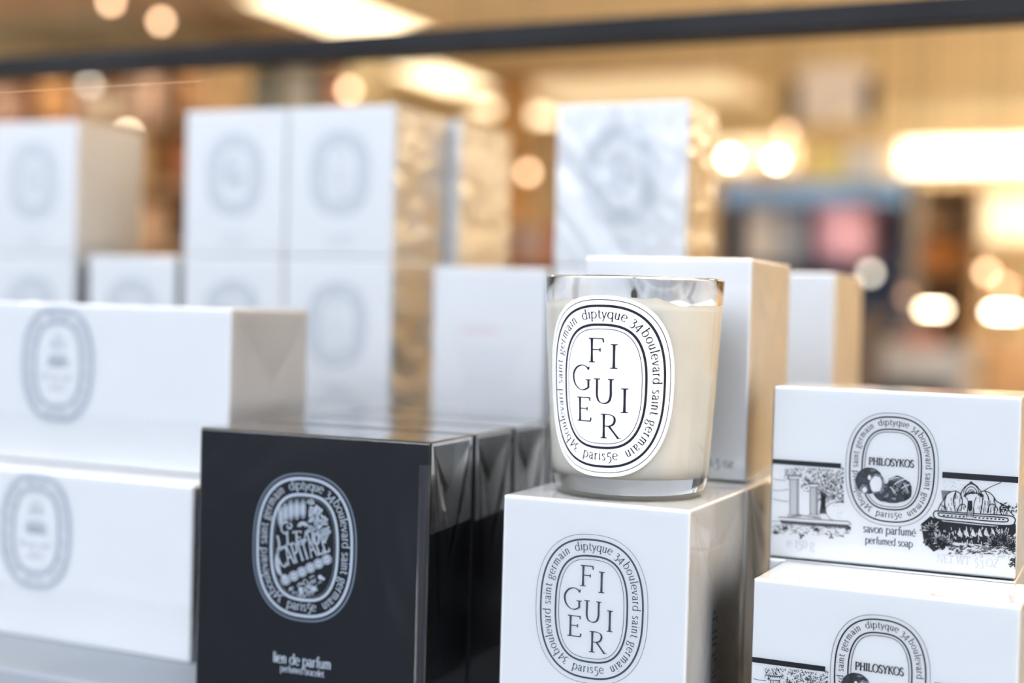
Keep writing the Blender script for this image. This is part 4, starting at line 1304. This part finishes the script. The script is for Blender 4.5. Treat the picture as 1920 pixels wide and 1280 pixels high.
# ------------------------------------------------------------------ columns of boxes behind
def plain_emblem(root, W, D, H, style, dy=.006, sc=1.0, ink=INKP, caption=True):
    A = Art()
    emblem(A, 0, dy, sc, 0, outer=.0003, ring=.0013, thin=.0004, weight=(.12, .06), em=.0047)
    if style == 'word': staggered_word(A, 0, dy, sc)
    elif style == 'oval':
        for q in range(5): A.ribbon(arc(0, dy + .002, .003 + q * .0016, .004 + q * .0024, 20 * q, 300 + 20 * q, 20), .0007)
        marks(A, 0, dy - .004, .020, .0042)
    else:
        for q in range(6): A.ribbon(arc((q % 3 - 1) * .006, dy + .008 - (q // 3) * .014, .0034, .0046, 0, 360, 14), .0008)
        marks(A, 0, dy - .001, .018, .004)
    if caption:
        marks(A, 0, -H / 2 + .0135, .020, .0038, seed=1)
        marks(A, 0, -H / 2 + .0085, .026, .0028, seed=2)
    A.build('printed_emblem', [ink], front_map(W, D, H), root)


FILM_SIDE = film('clear_film_rippled', gain=1.8, base=.10, bump=1.0, scale=22, dist=.008, rough=.12, stretch=(1, 1, 2.0), distort=1.0)
FILM_WIDE = film('clear_film_loose', gain=1.2, base=.01, bump=.35, scale=14, dist=.004, rough=.1)


def loose_side(root, W, D, H):
    """the loose, rippled end of the film on the right-hand side of a box"""
    n, m = 10, 14
    vs_, fs_ = [], []
    for i_ in range(n + 1):
        for j_ in range(m + 1):
            y = (-.48 + .96 * i_ / n) * D; z = H * (.02 + .96 * j_ / m)
            edge = min(i_, n - i_, j_, m - j_) > 0
            vs_.append((W / 2 + .0001 + (.0005 + .0004 * mn.noise(Vector((y * 60, z * 90, W * 40 + root.location.z)))) * edge, y, z))
    for i_ in range(n):
        for j_ in range(m):
            a = i_ * (m + 1) + j_; fs_.append((a, a + m + 1, a + m + 2, a + 1))
    return mk('film_fold', vs_, fs_, FILM_SIDE, root, True)


TW, TD, TH = .0892, .086, .109
tall = (-.0867, 1.021)
TYAW = YAW - .03


def sidestep(fr, k, W, yaw, gap=.001):
    return (fr[0] - math.cos(yaw) * (W + gap) * k, fr[1] + math.sin(yaw) * (W + gap) * k)


lv = ['at the bottom of', 'in the middle of', 'on top of']
for col_, cn in ((0, 'the right column of the tall pair'), (1, 'the left column of the tall pair')):
    for row in range(3):
        fr = sidestep(tall, col_, TW, TYAW)
        b = carton('candle_box', fr, TW, TD, TH, TZ + row * (TH + .0003), TYAW, label='white box with grey oval %s %s' % (lv[row], cn), cat='box', wrap=FILM_WIDE)
        plain_emblem(b, TW, TD, TH, 'word' if col_ == 0 else 'oval')
        if row >= 1 and col_ == 0: loose_side(b, TW, TD, TH)
# the column behind them, shifted to the right
fr = step(tall, 1, .003, TD, TYAW); fr = (fr[0] + .0095 * math.cos(TYAW), fr[1] - .0095 * math.sin(TYAW))
for row in range(3):
    b = carton('candle_box', fr, TW, TD + .012, TH, TZ + row * (TH + .0003), TYAW, label='white box with rippled film %s the column behind the tall pair' % lv[row], cat='box', wrap=FILM_SIDE)
# far left columns
fl = (-.3560, 1.163)
for row in range(3):
    b = carton('candle_box', fl, TW, TD, TH, TZ + row * (TH + .0003), TYAW, label='white box %s the far left column' % lv[row], cat='box', wrap=FILM_WIDE)
    plain_emblem(b, TW, TD, TH, 'flowers')
fl2 = (-.2620, 1.113)
for row in range(2):
    b = carton('candle_box', fl2, TW - .002, TD, TH, TZ + row * (TH + .0003), YAW, label='white box %s the short column between far left and tall pair' % (lv[0], lv[2])[row], cat='box', wrap=FILM_WIDE)
    plain_emblem(b, TW - .002, TD, TH, 'oval')

# right rear row: A (two high), B (three high, crumpled film), C (two high)
Bf = (.1098, .9196); BYW = YAW - .02
for row in range(3):
    b = carton('candle_box', Bf, .091, .066, .1068, TZ + row * .1071, BYW, label='white box with %s %s the column behind the candle' % ('crumpled film' if row == 2 else 'smooth film', lv[row]), cat='box', wrap=FILM_CRUMPLE if row == 2 else FILM_WIDE)
    if row == 2:
        plain_emblem(b, .091, .066, .1068, 'oval', ink=INKP, sc=1.05)
        loose_side(b, .091, .066, .1068)
Af = sidestep(Bf, 1, .091, BYW, .004)
for row in range(2):
    b = carton('candle_box', (Af[0], Af[1]), .0860, .084, .106, TZ + row * .1063, YAW, label='white box with faint back print, %s the column left of the candle' % (lv[0], lv[2])[row], cat='box', wrap=FILM_WIDE)
    A = Art(); marks(A, -.006, .008, .030, .0055, 1)
    for q in range(5): marks(A, 0, -.004 - q * .0062, .046 - .003 * q, .0032, 0, seed=q)
    A.build('back_print', [INKF, pbr('pink_ink', (.75, .50, .50), .5)], front_map(.0860, .084, .106), b)
Cf = (.1950, .8690)
for row in range(2):
    b = carton('candle_box', Cf, .0790, .084, .1057, TZ + row * .1060, YAW, label='white box %s the column behind the soap boxes' % (lv[0], lv[2])[row], cat='box', wrap=FILM_WIDE)
